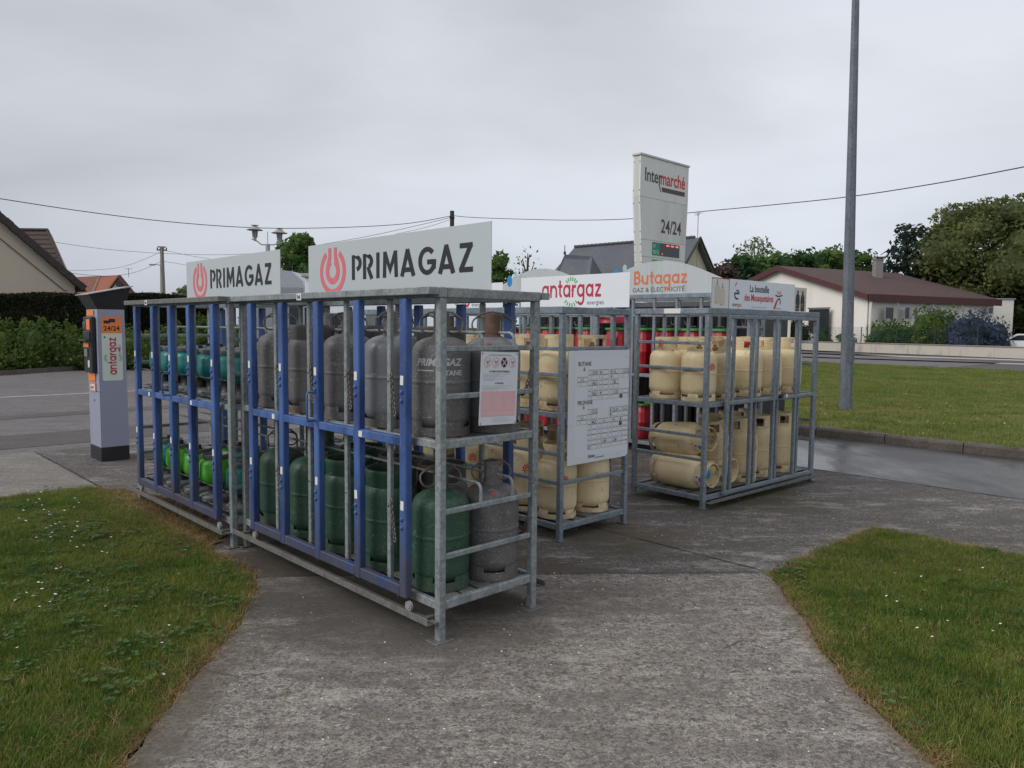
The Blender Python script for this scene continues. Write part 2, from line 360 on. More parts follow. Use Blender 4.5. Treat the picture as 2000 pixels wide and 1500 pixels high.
M['roofbrown'] = roof_mat('brown_roof_sheet', (.062, .036, .035), (.13, .072, .068), 1, 2.6)
M['trimred'] = paint('dark_red_trim', (.085, .024, .026), .6, 0, .2)
M['darktile'] = paint('dark_verge_tile', (.055, .042, .04), .8, 0, .3, (.10, .09, .08), .5, 4)
M['zinc'] = paint('lamp_zinc', (.34, .34, .32), .5, .2, .15, (.22, .19, .14), .5, 6)
M['concretepole'] = paint('pole_concrete', (.24, .225, .215), .85, 0, .15, (.14, .13, .12), .5, 3)
M['woodpole'] = paint('pole_wood', (.05, .036, .032), .85, 0, .3, (.09, .07, .06), .5, 6)
M['wire'] = paint('black_cable', (.03, .03, .032), .6, 0, .1, dirt_amt=0, bumpy=0)
M['bark'] = paint('bark', (.08, .062, .048), .9, 0, .3, (.04, .035, .03), .5, 5, None, .5)
M['carwhite'] = paint('white_car_paint', (.68, .70, .72), .25, 0, .02, dirt_amt=.1, bumpy=0)
M['vansilver'] = paint('silver_van_paint', (.38, .40, .44), .25, .3, .04, dirt_amt=.1, bumpy=0)
M['vangrey'] = paint('grey_van_panel', (.24, .25, .28), .35, .1, .04, dirt_amt=.1, bumpy=0)
M['tailred'] = paint('tail_lamp', (.45, .02, .02), .25, 0, .1, dirt_amt=0, bumpy=0)
M['fence'] = paint('fence_green', (.02, .045, .035), .6, 0, .1, dirt_amt=0, bumpy=0)
def translucent(N, L, b, c, f):
    t = N.new('ShaderNodeBsdfTranslucent'); L.new(c, t.inputs['Color']); mx = N.new('ShaderNodeMixShader'); mx.inputs[0].default_value = f
    o = [n for n in N if n.type == 'OUTPUT_MATERIAL'][0]; L.new(b.outputs[0], mx.inputs[1]); L.new(t.outputs[0], mx.inputs[2]); L.new(mx.outputs[0], o.inputs[0])
def leaf_mat(name, a, b_, c_, sc=.5):
    m, nt, N, L, b = newmat(name); g = coords(N, L, 'World'); n1 = noise(N, L, g, sc, 4, .6); n2 = noise(N, L, g, sc*9, 2)
    q_ = .75 if name == 'conifer_hedge' else 1.25; a = tuple(x*1.9*q_ for x in a); b_ = tuple(x*1.75*q_ for x in b_); c_ = tuple(x*1.6*q_ for x in c_)
    c = ramp(N, L, n1, [(.36, a), (.52, b_), (.66, c_)])
    c = mixc(N, L, ramp(N, L, n2, [(.3, 0), (.7, .55)]), c, tuple(x*.6 for x in a))
    L.new(c, b.inputs['Base Color']); b.inputs['Roughness'].default_value = .6; b.inputs['Specular IOR Level'].default_value = .25
    translucent(N, L, b, c, .42); return m
M['leafdark'] = leaf_mat('conifer_hedge', (.010, .014, .005), (.018, .022, .008), (.028, .030, .011), 1.2)
M['leafhedge'] = leaf_mat('hedge_leaves', (.022, .046, .010), (.050, .082, .017), (.10, .125, .028), 1.5)
M['leafmid'] = leaf_mat('tree_leaves', (.028, .060, .018), (.058, .10, .026), (.095, .135, .036), .7)
M['leafdeep'] = leaf_mat('dark_tree_leaves', (.012, .032, .012), (.026, .056, .018), (.048, .084, .026), .6)
M['leafbrown'] = leaf_mat('bronze_tree_leaves', (.036, .050, .018), (.070, .086, .030), (.115, .120, .042), .35)
M['leafpine'] = leaf_mat('pine_needles', (.010, .020, .016), (.018, .032, .024), (.03, .045, .032), .8)
M['leafgrey'] = leaf_mat('grey_green_leaves', (.06, .085, .045), (.10, .125, .07), (.13, .15, .09), .8)
M['leafblue'] = leaf_mat('blue_blossom', (.012, .022, .022), (.030, .042, .072), (.060, .075, .14), 2.2)
M['leafpurple'] = leaf_mat('purple_leaves', (.03, .018, .018), (.05, .03, .028), (.07, .05, .04), .8)

# ------------------------------------------------------------------ ground materials
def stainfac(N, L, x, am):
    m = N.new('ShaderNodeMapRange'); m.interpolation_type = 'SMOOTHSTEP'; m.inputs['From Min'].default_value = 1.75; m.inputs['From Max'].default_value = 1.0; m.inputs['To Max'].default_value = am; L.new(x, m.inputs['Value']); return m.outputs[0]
def ground_mat(name, lo, hi, dark, light, pits=.5, chips=.3, wet=0, moss=0, big=.5, streakx=1.0, rough=.85, crack=0, stains=()):
    m, nt, N, L, b = newmat(name); g = coords(N, L, 'World')
    n1 = noise(N, L, g, big, 6, .6); n2 = noise(N, L, g, 15, 9, .78, (streakx*.8, 1.1, 1)); n3 = noise(N, L, g, 130, 4, .75)
    n4 = noise(N, L, g, 36, 3, .6, (.9, 1.0, 1)); n5 = noise(N, L, g, 44, 2, .5, (.8, 1.3, 1))
    n7 = noise(N, L, g, 70, 3, .7); n8 = noise(N, L, g, 2.6, 8, .78, (.6, 1.5, 1))
    c = mixc(N, L, ramp(N, L, n2, [(.40, 0), (.60, 1)]), lo, hi)
    c = mixc(N, L, ramp(N, L, n3, [(.40, .7), (.58, 0)]), c, dark)
    c = mixc(N, L, ramp(N, L, n7, [(.41, .85), (.49, 0)]), c, dark)
    c = mixc(N, L, ramp(N, L, n4, [(.39, pits), (.43, 0)]), c, tuple(x*.8 for x in dark))
    c = mixc(N, L, ramp(N, L, n5, [(.63, 0), (.67, chips)]), c, light)
    c = mixc(N, L, ramp(N, L, n8, [(.53, 0), (.68, chips*.95)]), c, light)
    c = mixc(N, L, ramp(N, L, n8, [(.36, .7), (.52, 0)]), c, tuple(x*.6 for x in lo))
    c = mixc(N, L, ramp(N, L, n1, [(.4, 0), (.75, .4)]), c, tuple(x*.55 for x in lo))
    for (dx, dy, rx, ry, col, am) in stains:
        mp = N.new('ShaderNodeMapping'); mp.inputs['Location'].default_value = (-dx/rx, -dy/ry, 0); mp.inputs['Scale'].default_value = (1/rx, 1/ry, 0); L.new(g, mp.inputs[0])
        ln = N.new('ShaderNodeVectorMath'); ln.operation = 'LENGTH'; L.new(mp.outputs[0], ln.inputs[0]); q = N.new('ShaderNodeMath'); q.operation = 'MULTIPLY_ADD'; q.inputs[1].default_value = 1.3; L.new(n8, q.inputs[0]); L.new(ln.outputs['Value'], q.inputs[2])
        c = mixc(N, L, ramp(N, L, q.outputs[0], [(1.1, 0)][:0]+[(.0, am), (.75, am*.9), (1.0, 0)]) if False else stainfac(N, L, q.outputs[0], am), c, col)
    if moss:
        n6 = noise(N, L, g, 1.7, 6, .65); c = mixc(N, L, ramp(N, L, n6, [(.5, 0), (.68, moss)]), c, (.07, .062, .03))
    L.new(c, b.inputs['Base Color'])
    if wet:
        w = noise(N, L, g, .55, 4, .6, (1.25, .6, 1)); L.new(ramp(N, L, w, [(.42, .20), (.60, wet)]), b.inputs['Roughness'])
        h = mixc(N, L, ramp(N, L, w, [(.42, .0), (.62, 1)]), .5, n3)
        bump(N, L, b, h, .25, .01); b.inputs['Specular IOR Level'].default_value = .55
    else:
        b.inputs['Roughness'].default_value = rough; b.inputs['Specular IOR Level'].default_value = .3
        hh = mixc(N, L, .5, n3, n2); bump(N, L, b, hh, .5, .008)
    return m
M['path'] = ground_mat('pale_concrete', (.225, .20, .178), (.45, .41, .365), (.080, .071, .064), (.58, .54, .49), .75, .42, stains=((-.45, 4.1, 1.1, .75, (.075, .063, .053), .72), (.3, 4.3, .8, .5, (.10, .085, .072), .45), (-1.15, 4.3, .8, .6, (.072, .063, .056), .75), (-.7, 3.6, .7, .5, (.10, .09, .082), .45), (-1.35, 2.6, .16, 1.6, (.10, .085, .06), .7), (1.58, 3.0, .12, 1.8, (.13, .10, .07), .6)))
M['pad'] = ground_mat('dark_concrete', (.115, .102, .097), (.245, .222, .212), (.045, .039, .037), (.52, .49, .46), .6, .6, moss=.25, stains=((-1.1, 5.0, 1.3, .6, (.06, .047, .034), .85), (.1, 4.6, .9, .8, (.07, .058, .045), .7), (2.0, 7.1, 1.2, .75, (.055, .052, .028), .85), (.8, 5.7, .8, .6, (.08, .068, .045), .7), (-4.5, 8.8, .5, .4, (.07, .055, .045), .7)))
M['walk'] = ground_mat('side_concrete', (.22, .20, .175), (.36, .33, .295), (.11, .10, .09), (.45, .43, .40), .4, .2)
M['road'] = ground_mat('worn_asphalt', (.155, .14, .145), (.26, .24, .245), (.09, .083, .086), (.34, .32, .32), .5, .15, rough=.7)
M['wetroad'] = ground_mat('wet_asphalt', (.055, .052, .056), (.10, .094, .098), (.03, .03, .032), (.20, .19, .19), .5, .2, wet=.5)
M['farroad'] = ground_mat('far_asphalt', (.095, .08, .078), (.145, .125, .12), (.06, .05, .05), (.2, .19, .18), .4, .1, rough=.6, big=.12)
M['kerb'] = ground_mat('kerb_concrete', (.14, .115, .10), (.21, .18, .155), (.07, .06, .055), (.3, .28, .26), .4, .2)
M['marking'] = ground_mat('road_marking_white', (.50, .49, .48), (.66, .65, .64), (.25, .24, .24), (.7, .7, .7), .4, .1)
M['mortar'] = ground_mat('joint_dirt', (.05, .042, .035), (.08, .07, .055), (.03, .025, .02), (.12, .1, .08))
def soil_mat(name, cols, sc=2.2):
    m, nt, N, L, b = newmat(name); g = coords(N, L, 'World')
    n1 = noise(N, L, g, sc, 7, .65); n2 = noise(N, L, g, 45, 4, .7); n0 = noise(N, L, g, .35, 4, .6)
    c = ramp(N, L, n1, [(.33, cols[0]), (.5, cols[1]), (.68, cols[2])])
    c = mixc(N, L, ramp(N, L, n2, [(.35, .7), (.6, 0)]), c, tuple(x*.4 for x in cols[0]))
    c = mixc(N, L, ramp(N, L, n0, [(.42, 0), (.66, .55)]), c, cols[3])
    L.new(c, b.inputs['Base Color']); b.inputs['Roughness'].default_value = .95; b.inputs['Specular IOR Level'].default_value = .1
    bump(N, L, b, n2, .8, .02); return m
M['turf'] = soil_mat('lawn_turf', [(.030, .042, .012), (.055, .070, .017), (.095, .095, .025), (.095, .072, .03)])
M['turffar'] = soil_mat('far_lawn_turf', [(.10, .13, .028), (.15, .175, .04), (.20, .205, .055), (.20, .175, .06)], .9)
M['strawsoil'] = soil_mat('dry_thatch', [(.075, .05, .024), (.14, .095, .045), (.22, .155, .07), (.09, .075, .03)], 5)
M['terrain'] = soil_mat('far_ground', [(.04, .055, .015), (.06, .075, .02), (.09, .09, .03), (.08, .07, .03)], .2)

def sheet(name, pts, z, mat, kind='structure', div=None, jit=0):
    if div:
        out = []
        for i in range(len(pts)):
            a = Vector(pts[i][:2]); c = Vector(pts[(i+1) % len(pts)][:2]); n = max(1, int((c-a).length/div))
            nn = Vector((-(c-a).y, (c-a).x)).normalized()
            for k in range(n):
                q = a+(c-a)*k/n+nn*(random.uniform(-jit, jit) if k else 0); out.append((q.x, q.y))
        pts = out
    me = bpy.data.meshes.new(name); me.from_pydata([(p[0], p[1], z) for p in pts], [], [tuple(range(len(pts)))])
    me.materials.append(mat); me.update()
    if me.polygons[0].normal.z < 0: me.flip_normals()
    o = link(name, me); o['kind'] = kind; return o
def ab(*pp): return [tuple(uv(a, b)[:2]) for a, b in pp]

sheet('ground', [(-500, -60), (500, -60), (500, 700), (-500, 700)], -.06, M['terrain'])
sheet('road', ab((-60, 10.6), (46, 10.6), (60, 34), (-60, 24)), -.02, M['road'])
sheet('wet_driveway', ab((8.43, -40), (11.25, -40), (11.25, 10.75), (8.43, 10.75)), -.012, M['wetroad'])
sheet('far_road', ab((33, -60), (60, -60), (60, 20), (46, 30), (33, 20)), -.03, M['farroad'])
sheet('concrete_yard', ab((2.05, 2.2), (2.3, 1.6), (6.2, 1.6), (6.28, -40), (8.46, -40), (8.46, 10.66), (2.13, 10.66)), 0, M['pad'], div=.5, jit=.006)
pl = [(-1.30, -3), (-1.33, 2.2), (-1.39, 2.6), (-1.38, 2.73), (-1.43, 2.9), (-1.44, 3.3), (-1.44, 3.9), (-1.53, 4.45), (-1.62, 4.62), (-.9, 4.72), (.21, 4.775), (1.0, 4.80), (1.70, 4.83), (1.66, 4.55), (1.60, 3.85), (1.56, 3.6), (1.53, 3.19), (1.58, 2.68), (1.62, 2.0), (1.65, -3)]
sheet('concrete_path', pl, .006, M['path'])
sheet('sidewalk', ab((-40, 7.9), (2.12, 7.9), (2.12, 10.66), (-40, 10.66)), .006, M['walk'])
# painted edge line of the left road
sheet('road_marking', ab((-40, 18.9), (30, 18.9), (30, 19.06), (-40, 19.06)), -.014, M['marking'])
g0 = [gnd(1600, 694), gnd(2100, 713)]
for k, (ya, yb) in enumerate(((690, 692.2), (697.5, 699.5))):
    q = [gnd(1500, ya-4), gnd(2100, ya+15), gnd(2100, yb+15.2), gnd(1500, yb-4)]
    sheet('road_marking', [(p.x, p.y) for p in q], -.02, M['marking'])
for q in (((11.2, 1.0), (12.6, 6.5)), ((14.6, -3.0), (15.3, 7.5)), ((12.9, 8.2), (13.6, 9.4))):
    (b0, a0), (b1_, a1) = q; sheet('asphalt_repair', ab((a0, b0), (a1, b0+.1), (a1+.1, b1_), (a0-.1, b1_-.05)), -.016, M['farroad'], div=.4, jit=.03)
# joints in the concrete
def joint(a, b, w, z):
    a = Vector(a); b = Vector(b); n = Vector((-(b-a).y, (b-a).x)).normalized()*w
    pts = []; K = max(2, int((b-a).length/.12))
    l1 = [a+(b-a)*i/K+n*(random.uniform(.3, 1.2)) for i in range(K+1)]; l2 = [a+(b-a)*i/K-n*(random.uniform(.3, 1.2)) for i in range(K+1)]
    sheet('concrete_joint', [tuple(p) for p in l1+l2[::-1]], z, M['mortar'])
joint((-1.5, 4.66), (1.70, 4.835), .006, .011)
joint(tuple(uv(2.12, 7.95)[:2]), tuple(uv(2.12, 10.66)[:2]), .014, .011)
joint(tuple(uv(8.45, -12)[:2]), tuple(uv(8.45, 10.6)[:2]), .012, .004)
joint(tuple(uv(4.6, 2.35)[:2]), tuple(uv(4.6, 10.6)[:2]), .006, .004)

def crack(pts, w):
    P_ = [Vector(p) for p in pts]; l1 = []; l2 = []
    for i in range(len(P_)-1):
        n = max(1, int((P_[i+1]-P_[i]).length/.035))
        for k in range(n):
            q = P_[i]+(P_[i+1]-P_[i])*k/n; d = (P_[i+1]-P_[i]).normalized(); nn = Vector((-d.y, d.x)); o_ = random.gauss(0, .006); h = w*random.uniform(.1, 1); l1.append(tuple(q+nn*(o_+h))); l2.append(tuple(q+nn*(o_-h)))
    sheet('concrete_crack', l1+l2[::-1], .0095, M['mortar'])
crack([(1.55, 3.9), (1.38, 3.72), (1.22, 3.78), (1.05, 3.62)], .0025)
crack([(-1.4, 3.35), (-1.2, 3.28), (-1.08, 3.36)], .0022)
# ------------------------------------------------------------------ kerb of the lawn across the driveway: separate stones
kb = empty('kerb', uv(11.25, 0)); kb['kind'] = 'structure'; kb.rotation_euler = (0, 0, YAW)
def kerb_mesh(L):
    m = MB(); n = len(m.v)
    prof = [(0, -.03), (0, .085), (.02, .115), (.14, .12), (.14, -.03)]
    vs = [(x, y, z) for y in (.006, L-.006) for x, z in prof]
    k = 5; fs = [(0, 1, 2, 3, 4), tuple(range(9, 4, -1))]+[(i, i+k, (i+1) % k+k, (i+1) % k) for i in range(k)]
    m.add(vs, fs); return m.mesh('kerb_stone', M['kerb'])
kme = kerb_mesh(1.0)
for i in range(-14, 11):
    o = link('kerb_stone', kme, kb, (random.uniform(-.006, .006), float(i), random.uniform(-.004, .004)))
kb2 = empty('kerb', (0, 0, 0)); kb2['kind'] = 'structure'
ka = gnd(-200, 746); kc = gnd(560, 694); dirn = (kc-ka); Lk = dirn.length; dirn.normalize()
kb2.location = ka; kb2.rotation_euler = (0, 0, math.atan2(dirn.y, dirn.x)-PI/2)
kme2 = kerb_mesh(2.0)
for i in range(int(Lk/2)): link('kerb_stone', kme2, kb2, (-.14, i*2.0, 0.0))

# ------------------------------------------------------------------ lawns
def blade_clump(name, n, rad, h0, h1, w, mat, lean=.6, seed=1):
    r = random.Random(seed); vs = []; fs = []
    for i in range(n):
        a = r.uniform(0, 2*PI); d = rad*math.sqrt(r.random()); x, y = d*math.cos(a), d*math.sin(a)
        h = r.uniform(h0, h1); az = r.uniform(0, 2*PI); ln = r.uniform(.1, lean)*h; dx, dy = math.cos(az)*ln, math.sin(az)*ln
        px, py = -math.sin(az)*w*.5, math.cos(az)*w*.5; b = len(vs)
        vs += [(x-px, y-py, -.004), (x+px, y+py, -.004), (x+dx*.4-px*.9, y+dy*.4-py*.9, h*.55), (x+dx*.4+px*.9, y+dy*.4+py*.9, h*.55), (x+dx, y+dy, h*.95)]
        fs += [(b, b+1, b+3, b+2), (b+2, b+3, b+4)]
    me = bpy.data.meshes.new(name); me.from_pydata(vs, [], fs); me.materials.append(mat); me.update(); return bpy.data.objects.new(name, me)
def grass_mat(name, dark, mid, yel, straw, sc=1.6, strawamt=.5):
    m, nt, N, L, b = newmat(name); g = coords(N, L, 'World'); oi = N.new('ShaderNodeObjectInfo')
    n1 = noise(N, L, g, sc, 5, .65); n0 = noise(N, L, g, sc*.28, 3, .6)
    ad = N.new('ShaderNodeMath'); ad.operation = 'MULTIPLY_ADD'; ad.inputs[1].default_value = .30; L.new(oi.outputs['Random'], ad.inputs[0]); L.new(n1, ad.inputs[2])
    c = ramp(N, L, ad.outputs[0], [(.42, dark), (.62, mid), (.86, yel)])
    c = mixc(N, L, ramp(N, L, n0, [(.5, 0), (.70, strawamt)]), c, straw)
    L.new(c, b.inputs['Base Color']); b.inputs['Roughness'].default_value = .55; b.inputs['Specular IOR Level'].default_value = .2
    translucent(N, L, b, c, .35); return m
M['grass'] = grass_mat('grass_blades', (.062, .125, .022), (.125, .200, .036), (.235, .270, .055), (.22, .20, .065))
M['grassfar'] = grass_mat('far_grass_blades', (.10, .155, .034), (.155, .21, .050), (.24, .255, .07), (.26, .225, .085), .8, .65)
M['straw'] = grass_mat('dry_straw', (.24, .155, .065), (.36, .245, .11), (.48, .34, .17), (.22, .19, .07))
M['clover'] = grass_mat('clover_leaves', (.050, .105, .034), (.085, .155, .050), (.13, .20, .062), (.11, .14, .05))
def collection(name, objs):
    c = bpy.data.collections.new(name)
    for o in objs: c.objects.link(o)
    return c
def scatter(name, base, coll, density, smin, smax, seed=0, kind='stuff', label=None, noise_scale=None, thr=.5):
    ng = bpy.data.node_groups.new(name, 'GeometryNodeTree')
    ng.interface.new_socket('Geometry', in_out='INPUT', socket_type='NodeSocketGeometry'); ng.interface.new_socket('Geometry', in_out='OUTPUT', socket_type='NodeSocketGeometry')
    N = ng.nodes; L = ng.links; gi = N.new('NodeGroupInput'); go = N.new('NodeGroupOutput')
    dp = N.new('GeometryNodeDistributePointsOnFaces'); dp.inputs['Density'].default_value = density; dp.inputs['Seed'].default_value = seed
    ci = N.new('GeometryNodeCollectionInfo'); ci.inputs['Collection'].default_value = coll; ci.inputs['Separate Children'].default_value = True; ci.inputs['Reset Children'].default_value = True
    ip = N.new('GeometryNodeInstanceOnPoints'); ip.inputs['Pick Instance'].default_value = True
    rv = N.new('FunctionNodeRandomValue'); rv.data_type = 'FLOAT_VECTOR'; rv.inputs[0].default_value = (-.12, -.12, 0); rv.inputs[1].default_value = (.12, .12, 6.283)
    rs = N.new('FunctionNodeRandomValue'); rs.data_type = 'FLOAT'; rs.inputs[2].default_value = smin; rs.inputs[3].default_value = smax
    L.new(gi.outputs[0], dp.inputs['Mesh']); L.new(dp.outputs['Points'], ip.inputs['Points']); L.new(ci.outputs[0], ip.inputs['Instance'])
    L.new(rv.outputs[0], ip.inputs['Rotation']); L.new(rs.outputs[1], ip.inputs['Scale']); L.new(ip.outputs[0], go.inputs[0])
    if noise_scale:
        nz = N.new('ShaderNodeTexNoise'); nz.inputs['Scale'].default_value = noise_scale; nz.inputs['Detail'].default_value = 2
        ps = N.new('GeometryNodeInputPosition'); L.new(ps.outputs[0], nz.inputs['Vector'])
        mr = N.new('ShaderNodeMapRange'); mr.inputs['From Min'].default_value = thr; mr.inputs['From Max'].default_value = thr+.08
        mr.inputs['To Min'].default_value = 0; mr.inputs['To Max'].default_value = density; L.new(nz.outputs[0], mr.inputs['Value']); L.new(mr.outputs[0], dp.inputs['Density'])
    o = link(name, base); md = o.modifiers.new('scatter', 'NODES'); md.node_group = ng
    tag(o, label, None, None, kind); return o
LG = [tuple(p) for p in ab((2.06, 8.0), (.9, 8.02), (-1.6, 8.0))]+[(-6.9, 4.4), (-2.9, 1.5), (-1.40, 1.7)]+[(-1.36, 2.2), (-1.42, 2.6), (-1.45, 2.9), (-1.47, 3.3), (-1.47, 3.9), (-1.56, 4.45)]+[tuple(p) for p in ab((2.04, 4.5), (2.07, 6.2))]
RG = [tuple(p) for p in ab((6.26, -3.6), (6.27, -.5), (6.26, 2.26), (4.58, 2.30))]+[(1.70, 4.55), (1.63, 3.85), (1.58, 3.6), (1.56, 3.19), (1.60, 2.68), (1.64, 2.0), (1.66, 1.5), (3.0, 1.6)]
def curvy(pts, div=.12, jit=.018, seed=3):
    r = random.Random(seed); out = []
    for i in range(len(pts)):
        a = Vector(pts[i]); c = Vector(pts[(i+1) % len(pts)]); n = max(1, int((c-a).length/div)); nn = Vector((-(c-a).y, (c-a).x)).normalized()
        for k in range(n):
            q = a+(c-a)*k/n+nn*r.uniform(-jit, jit); out.append((q.x, q.y))
    return out
def poly_mesh(name, pts, z, mat):
    me = bpy.data.meshes.new(name); me.from_pydata([(p[0], p[1], z) for p in pts], [], [tuple(range(len(pts)))]); me.materials.append(mat); me.update()
    if me.polygons[0].normal.z < 0: me.flip_normals()
    return me
clumps = collection('blade_clumps', [blade_clump('blade_clump', 34, .075, .018, .048, .0032, M['grass'], .9, s) for s in range(5)])
straws = collection('straw_clumps', [blade_clump('straw_clump', 14, .06, .008, .032, .0026, M['straw'], 3.2, s+20) for s in range(4)])
farcl = collection('far_clumps', [blade_clump('far_clump', 26, .20, .03, .07, .011, M['grassfar'], .9, s+40) for s in range(4)])
def clover_clump(seed):
    r = random.Random(seed); vs = []; fs = []
    for i in range(10):
        a = r.uniform(0, 2*PI); d = .07*math.sqrt(r.random()); x, y, z = d*math.cos(a), d*math.sin(a), r.uniform(.02, .042)
        for k in range(3):
            t = a+k*2.09; cx, cy = x+.008*math.cos(t), y+.008*math.sin(t); b = len(vs); q = []
            for j in range(5): u = 2*PI*j/5; vs.append((cx+.0085*math.cos(u), cy+.0085*math.sin(u), z+.003*math.cos(u-t))); q.append(b+j)
            fs.append(tuple(q))
    me = bpy.data.meshes.new('clover'); me.from_pydata(vs, [], fs); me.materials.append(M['clover']); return bpy.data.objects.new('clover_clump', me)
clov = collection('clover_clumps', [clover_clump(s) for s in range(3)])
for nm, P, sd in (('left', LG, 3), ('right', RG, 5)):
    pts = curvy(P, .10, .02, sd)
    o = link('lawn', poly_mesh('lawn', pts, .0075, M['turf'])); o['kind'] = 'structure'
    # a fringe of dry thatch creeping over the concrete
    c = Vector((sum(p[0] for p in pts)/len(pts), sum(p[1] for p in pts)/len(pts)))
    scatter('grass', poly_mesh('grass', pts, .012, M['grass']), clumps, 900, .42, .78, sd)
    scatter('clover', poly_mesh('clover', pts, .012, M['clover']), clov, 150, .6, 1.1, sd+7, noise_scale=1.6, thr=.55)
    scatter('dry_grass', poly_mesh('dry_grass', pts, .012, M['straw']), straws, 240, .7, 1.1, sd+3, noise_scale=1.1, thr=.50)
# thatch bands along the edges of both lawns
def band(pts, w0, w1, seed):
    r = random.Random(seed); l1 = []; l2 = []
    P = [Vector(p) for p in pts]; dense = []
    for i in range(len(P)-1):
        n = max(1, int((P[i+1]-P[i]).length/.07))
        for k in range(n): dense.append(P[i]+(P[i+1]-P[i])*k/n)
    dense.append(P[-1])
    for i, p in enumerate(dense):
        t = (dense[min(i+1, len(dense)-1)]-dense[max(i-1, 0)]).normalized(); n = Vector((-t.y, t.x))
        l1.append(tuple(p+n*(w0*r.uniform(.2, 1.3)))); l2.append(tuple(p-n*(w1*r.uniform(.4, 1.2))))
    vs = [(x, y, .0085) for x, y in l1]+[(x, y, .0085) for x, y in l2]; k = len(l1)
    me = bpy.data.meshes.new('thatch'); me.from_pydata(vs, [], [(i, i+1, i+1+k, i+k) for i in range(k-1)]); me.materials.append(M['strawsoil']); me.update()
    if me.polygons[0].normal.z < 0: me.flip_normals()
    return me
b1 = band([(-1.36, 2.0), (-1.42, 2.6), (-1.45, 3.3), (-1.47, 3.9), (-1.56, 4.45)]+[tuple(p) for p in ab((2.05, 4.5), (2.08, 6.2), (2.08, 7.9), (.5, 8.0))], .09, .04, 1)
b2 = band([(1.66, 1.2), (1.64, 2.0), (1.60, 2.68), (1.56, 3.19), (1.58, 3.6), (1.63, 3.85), (1.70, 4.55), (1.72, 4.83)]+[tuple(p) for p in ab((6.26, 2.26), (6.27, -2.5))], .035, .10, 2)
for bnd in (b1, b2):
    o = link('thatch_edge', bnd); o['kind'] = 'structure'
    scatter('dry_grass', bnd.copy(), straws, 1300, .5, 1.05, 9)
# brown debris between the left lawn and the racks
deb = poly_mesh('debris', curvy([tuple(p) for p in ab((2.10, 5.25), (2.30, 5.5), (2.42, 6.2), (2.40, 7.2), (2.25, 7.75), (2.05, 7.9), (1.86, 7.2), (1.80, 6.2))], .08, .05, 8), .0095, M['strawsoil'])
o = link('dirt_patch', deb); o['kind'] = 'structure'
scatter('dry_grass', deb.copy(), straws, 520, .6, 1.1, 12)
deb2 = poly_mesh('debris', curvy([(1.3, 6.6), (1.75, 6.5), (2.7, 7.3), (2.9, 7.7), (2.5, 7.6), (1.9, 7.1), (1.2, 7.0)], .1, .07, 9), -.003, M['strawsoil'])
scatter('moss', deb2, clumps, 90, .2, .45, 13)
# far lawn behind the kerb
FLP = ab((11.38, -26), (34, -26), (34.5, 7), (34, 17), (22, 17), (14, 10.4), (11.38, 9.6))
o = link('lawn', poly_mesh('lawn', FLP, .112, M['turffar'])); o['kind'] = 'structure'
scatter('grass', poly_mesh('grass', ab((11.42, -13), (33.8, -20), (34, 16), (22, 16.5), (14, 10.2), (11.42, 9.5)), .112, M['turffar']), farcl, 30, .6, 1.1, 4)
# daisies, grit and litter
def scatter_bits(name, fn, mat, n, kind='stuff', z=.03):
    m = MB()
    for i in range(n): fn(m)
    o = m.obj(name, mat); o['kind'] = kind; return o
def daisy(m, x, y, z, r):
    n = 7; t = random.uniform(-.5, .5); vs = [(x, y, z)]+[(x+r*math.cos(2*PI*k/n), y+r*math.sin(2*PI*k/n), z+r*t*math.cos(2*PI*k/n)) for k in range(n)]
    m.add(vs, [(0, k+1, (k+1) % n+1) for k in range(n)])
M['petal'] = paint('daisy_petal', (.72, .70, .66), .6, 0, .08, (.6, .5, .3), .3, 20, bumpy=0)
def d1(m):
    c = random.choice([(60, 985), (110, 1045), (170, 1065), (20, 1030), (90, 1165), (130, 1005)]); p = gnd(c[0]+random.gauss(0, 32), c[1]+random.gauss(0, 18))
    daisy(m, p.x, p.y, .05, random.uniform(.006, .010))
def d2(m):
    p = gnd(random.uniform(0, 420), random.uniform(1060, 1340)); daisy(m, p.x, p.y, .042, .007)
def d3(m):
    p = gnd(random.uniform(1700, 2000), random.uniform(1100, 1300)); daisy(m, p.x, p.y, .042, .007)
def d4(m):
    p = gnd(random.uniform(1600, 2000), random.uniform(745, 850), .17); daisy(m, p.x, p.y, .18, random.uniform(.008, .013))
def alldaisies(m): pass
mm = MB()
for i in range(46): d1(mm)
for i in range(16): d2(mm)
for i in range(16): d3(mm)
for i in range(60): d4(mm)
mm.obj('daisies', M['petal'])['kind'] = 'stuff'
def chip(m, x, y, z, r):
    n = random.choice([4, 5]); t0 = random.uniform(0, 6); h = r*.5
    vs = [(x+r*random.uniform(.5, 1.2)*math.cos(t0+2*PI*k/n), y+r*random.uniform(.5, 1.2)*math.sin(t0+2*PI*k/n), z) for k in range(n)]+[(x, y, z+h)]
    m.add(vs, [(k, (k+1) % n, n) for k in range(n)])
ma = MB(); mb_ = MB()
for i in range(420):
    y = random.uniform(2.4, 7.5); x = random.uniform(-1.3, 1.5) if y < 4.8 else random.uniform(-.3, 5); chip(ma if i % 2 else mb_, x, y, .007, random.uniform(.0025, .008))
ma.obj('pale_grit', M['petal'])['kind'] = 'stuff'; mb_.obj('dark_grit', M['bark'])['kind'] = 'stuff'
mt = MB()
for i in range(46):
    y = random.uniform(2.5, 4.8); x = random.choice([random.uniform(-1.3, -.9), random.uniform(1.0, 1.5), random.uniform(-1.3, 1.5)]); a = random.uniform(0, PI); l = random.uniform(.015, .05)
    mt.tube([(x, y, .009), (x+l*math.cos(a), y+l*math.sin(a), .014), (x+1.8*l*math.cos(a+.3), y+1.8*l*math.sin(a+.3), .010)], .0009, 4)
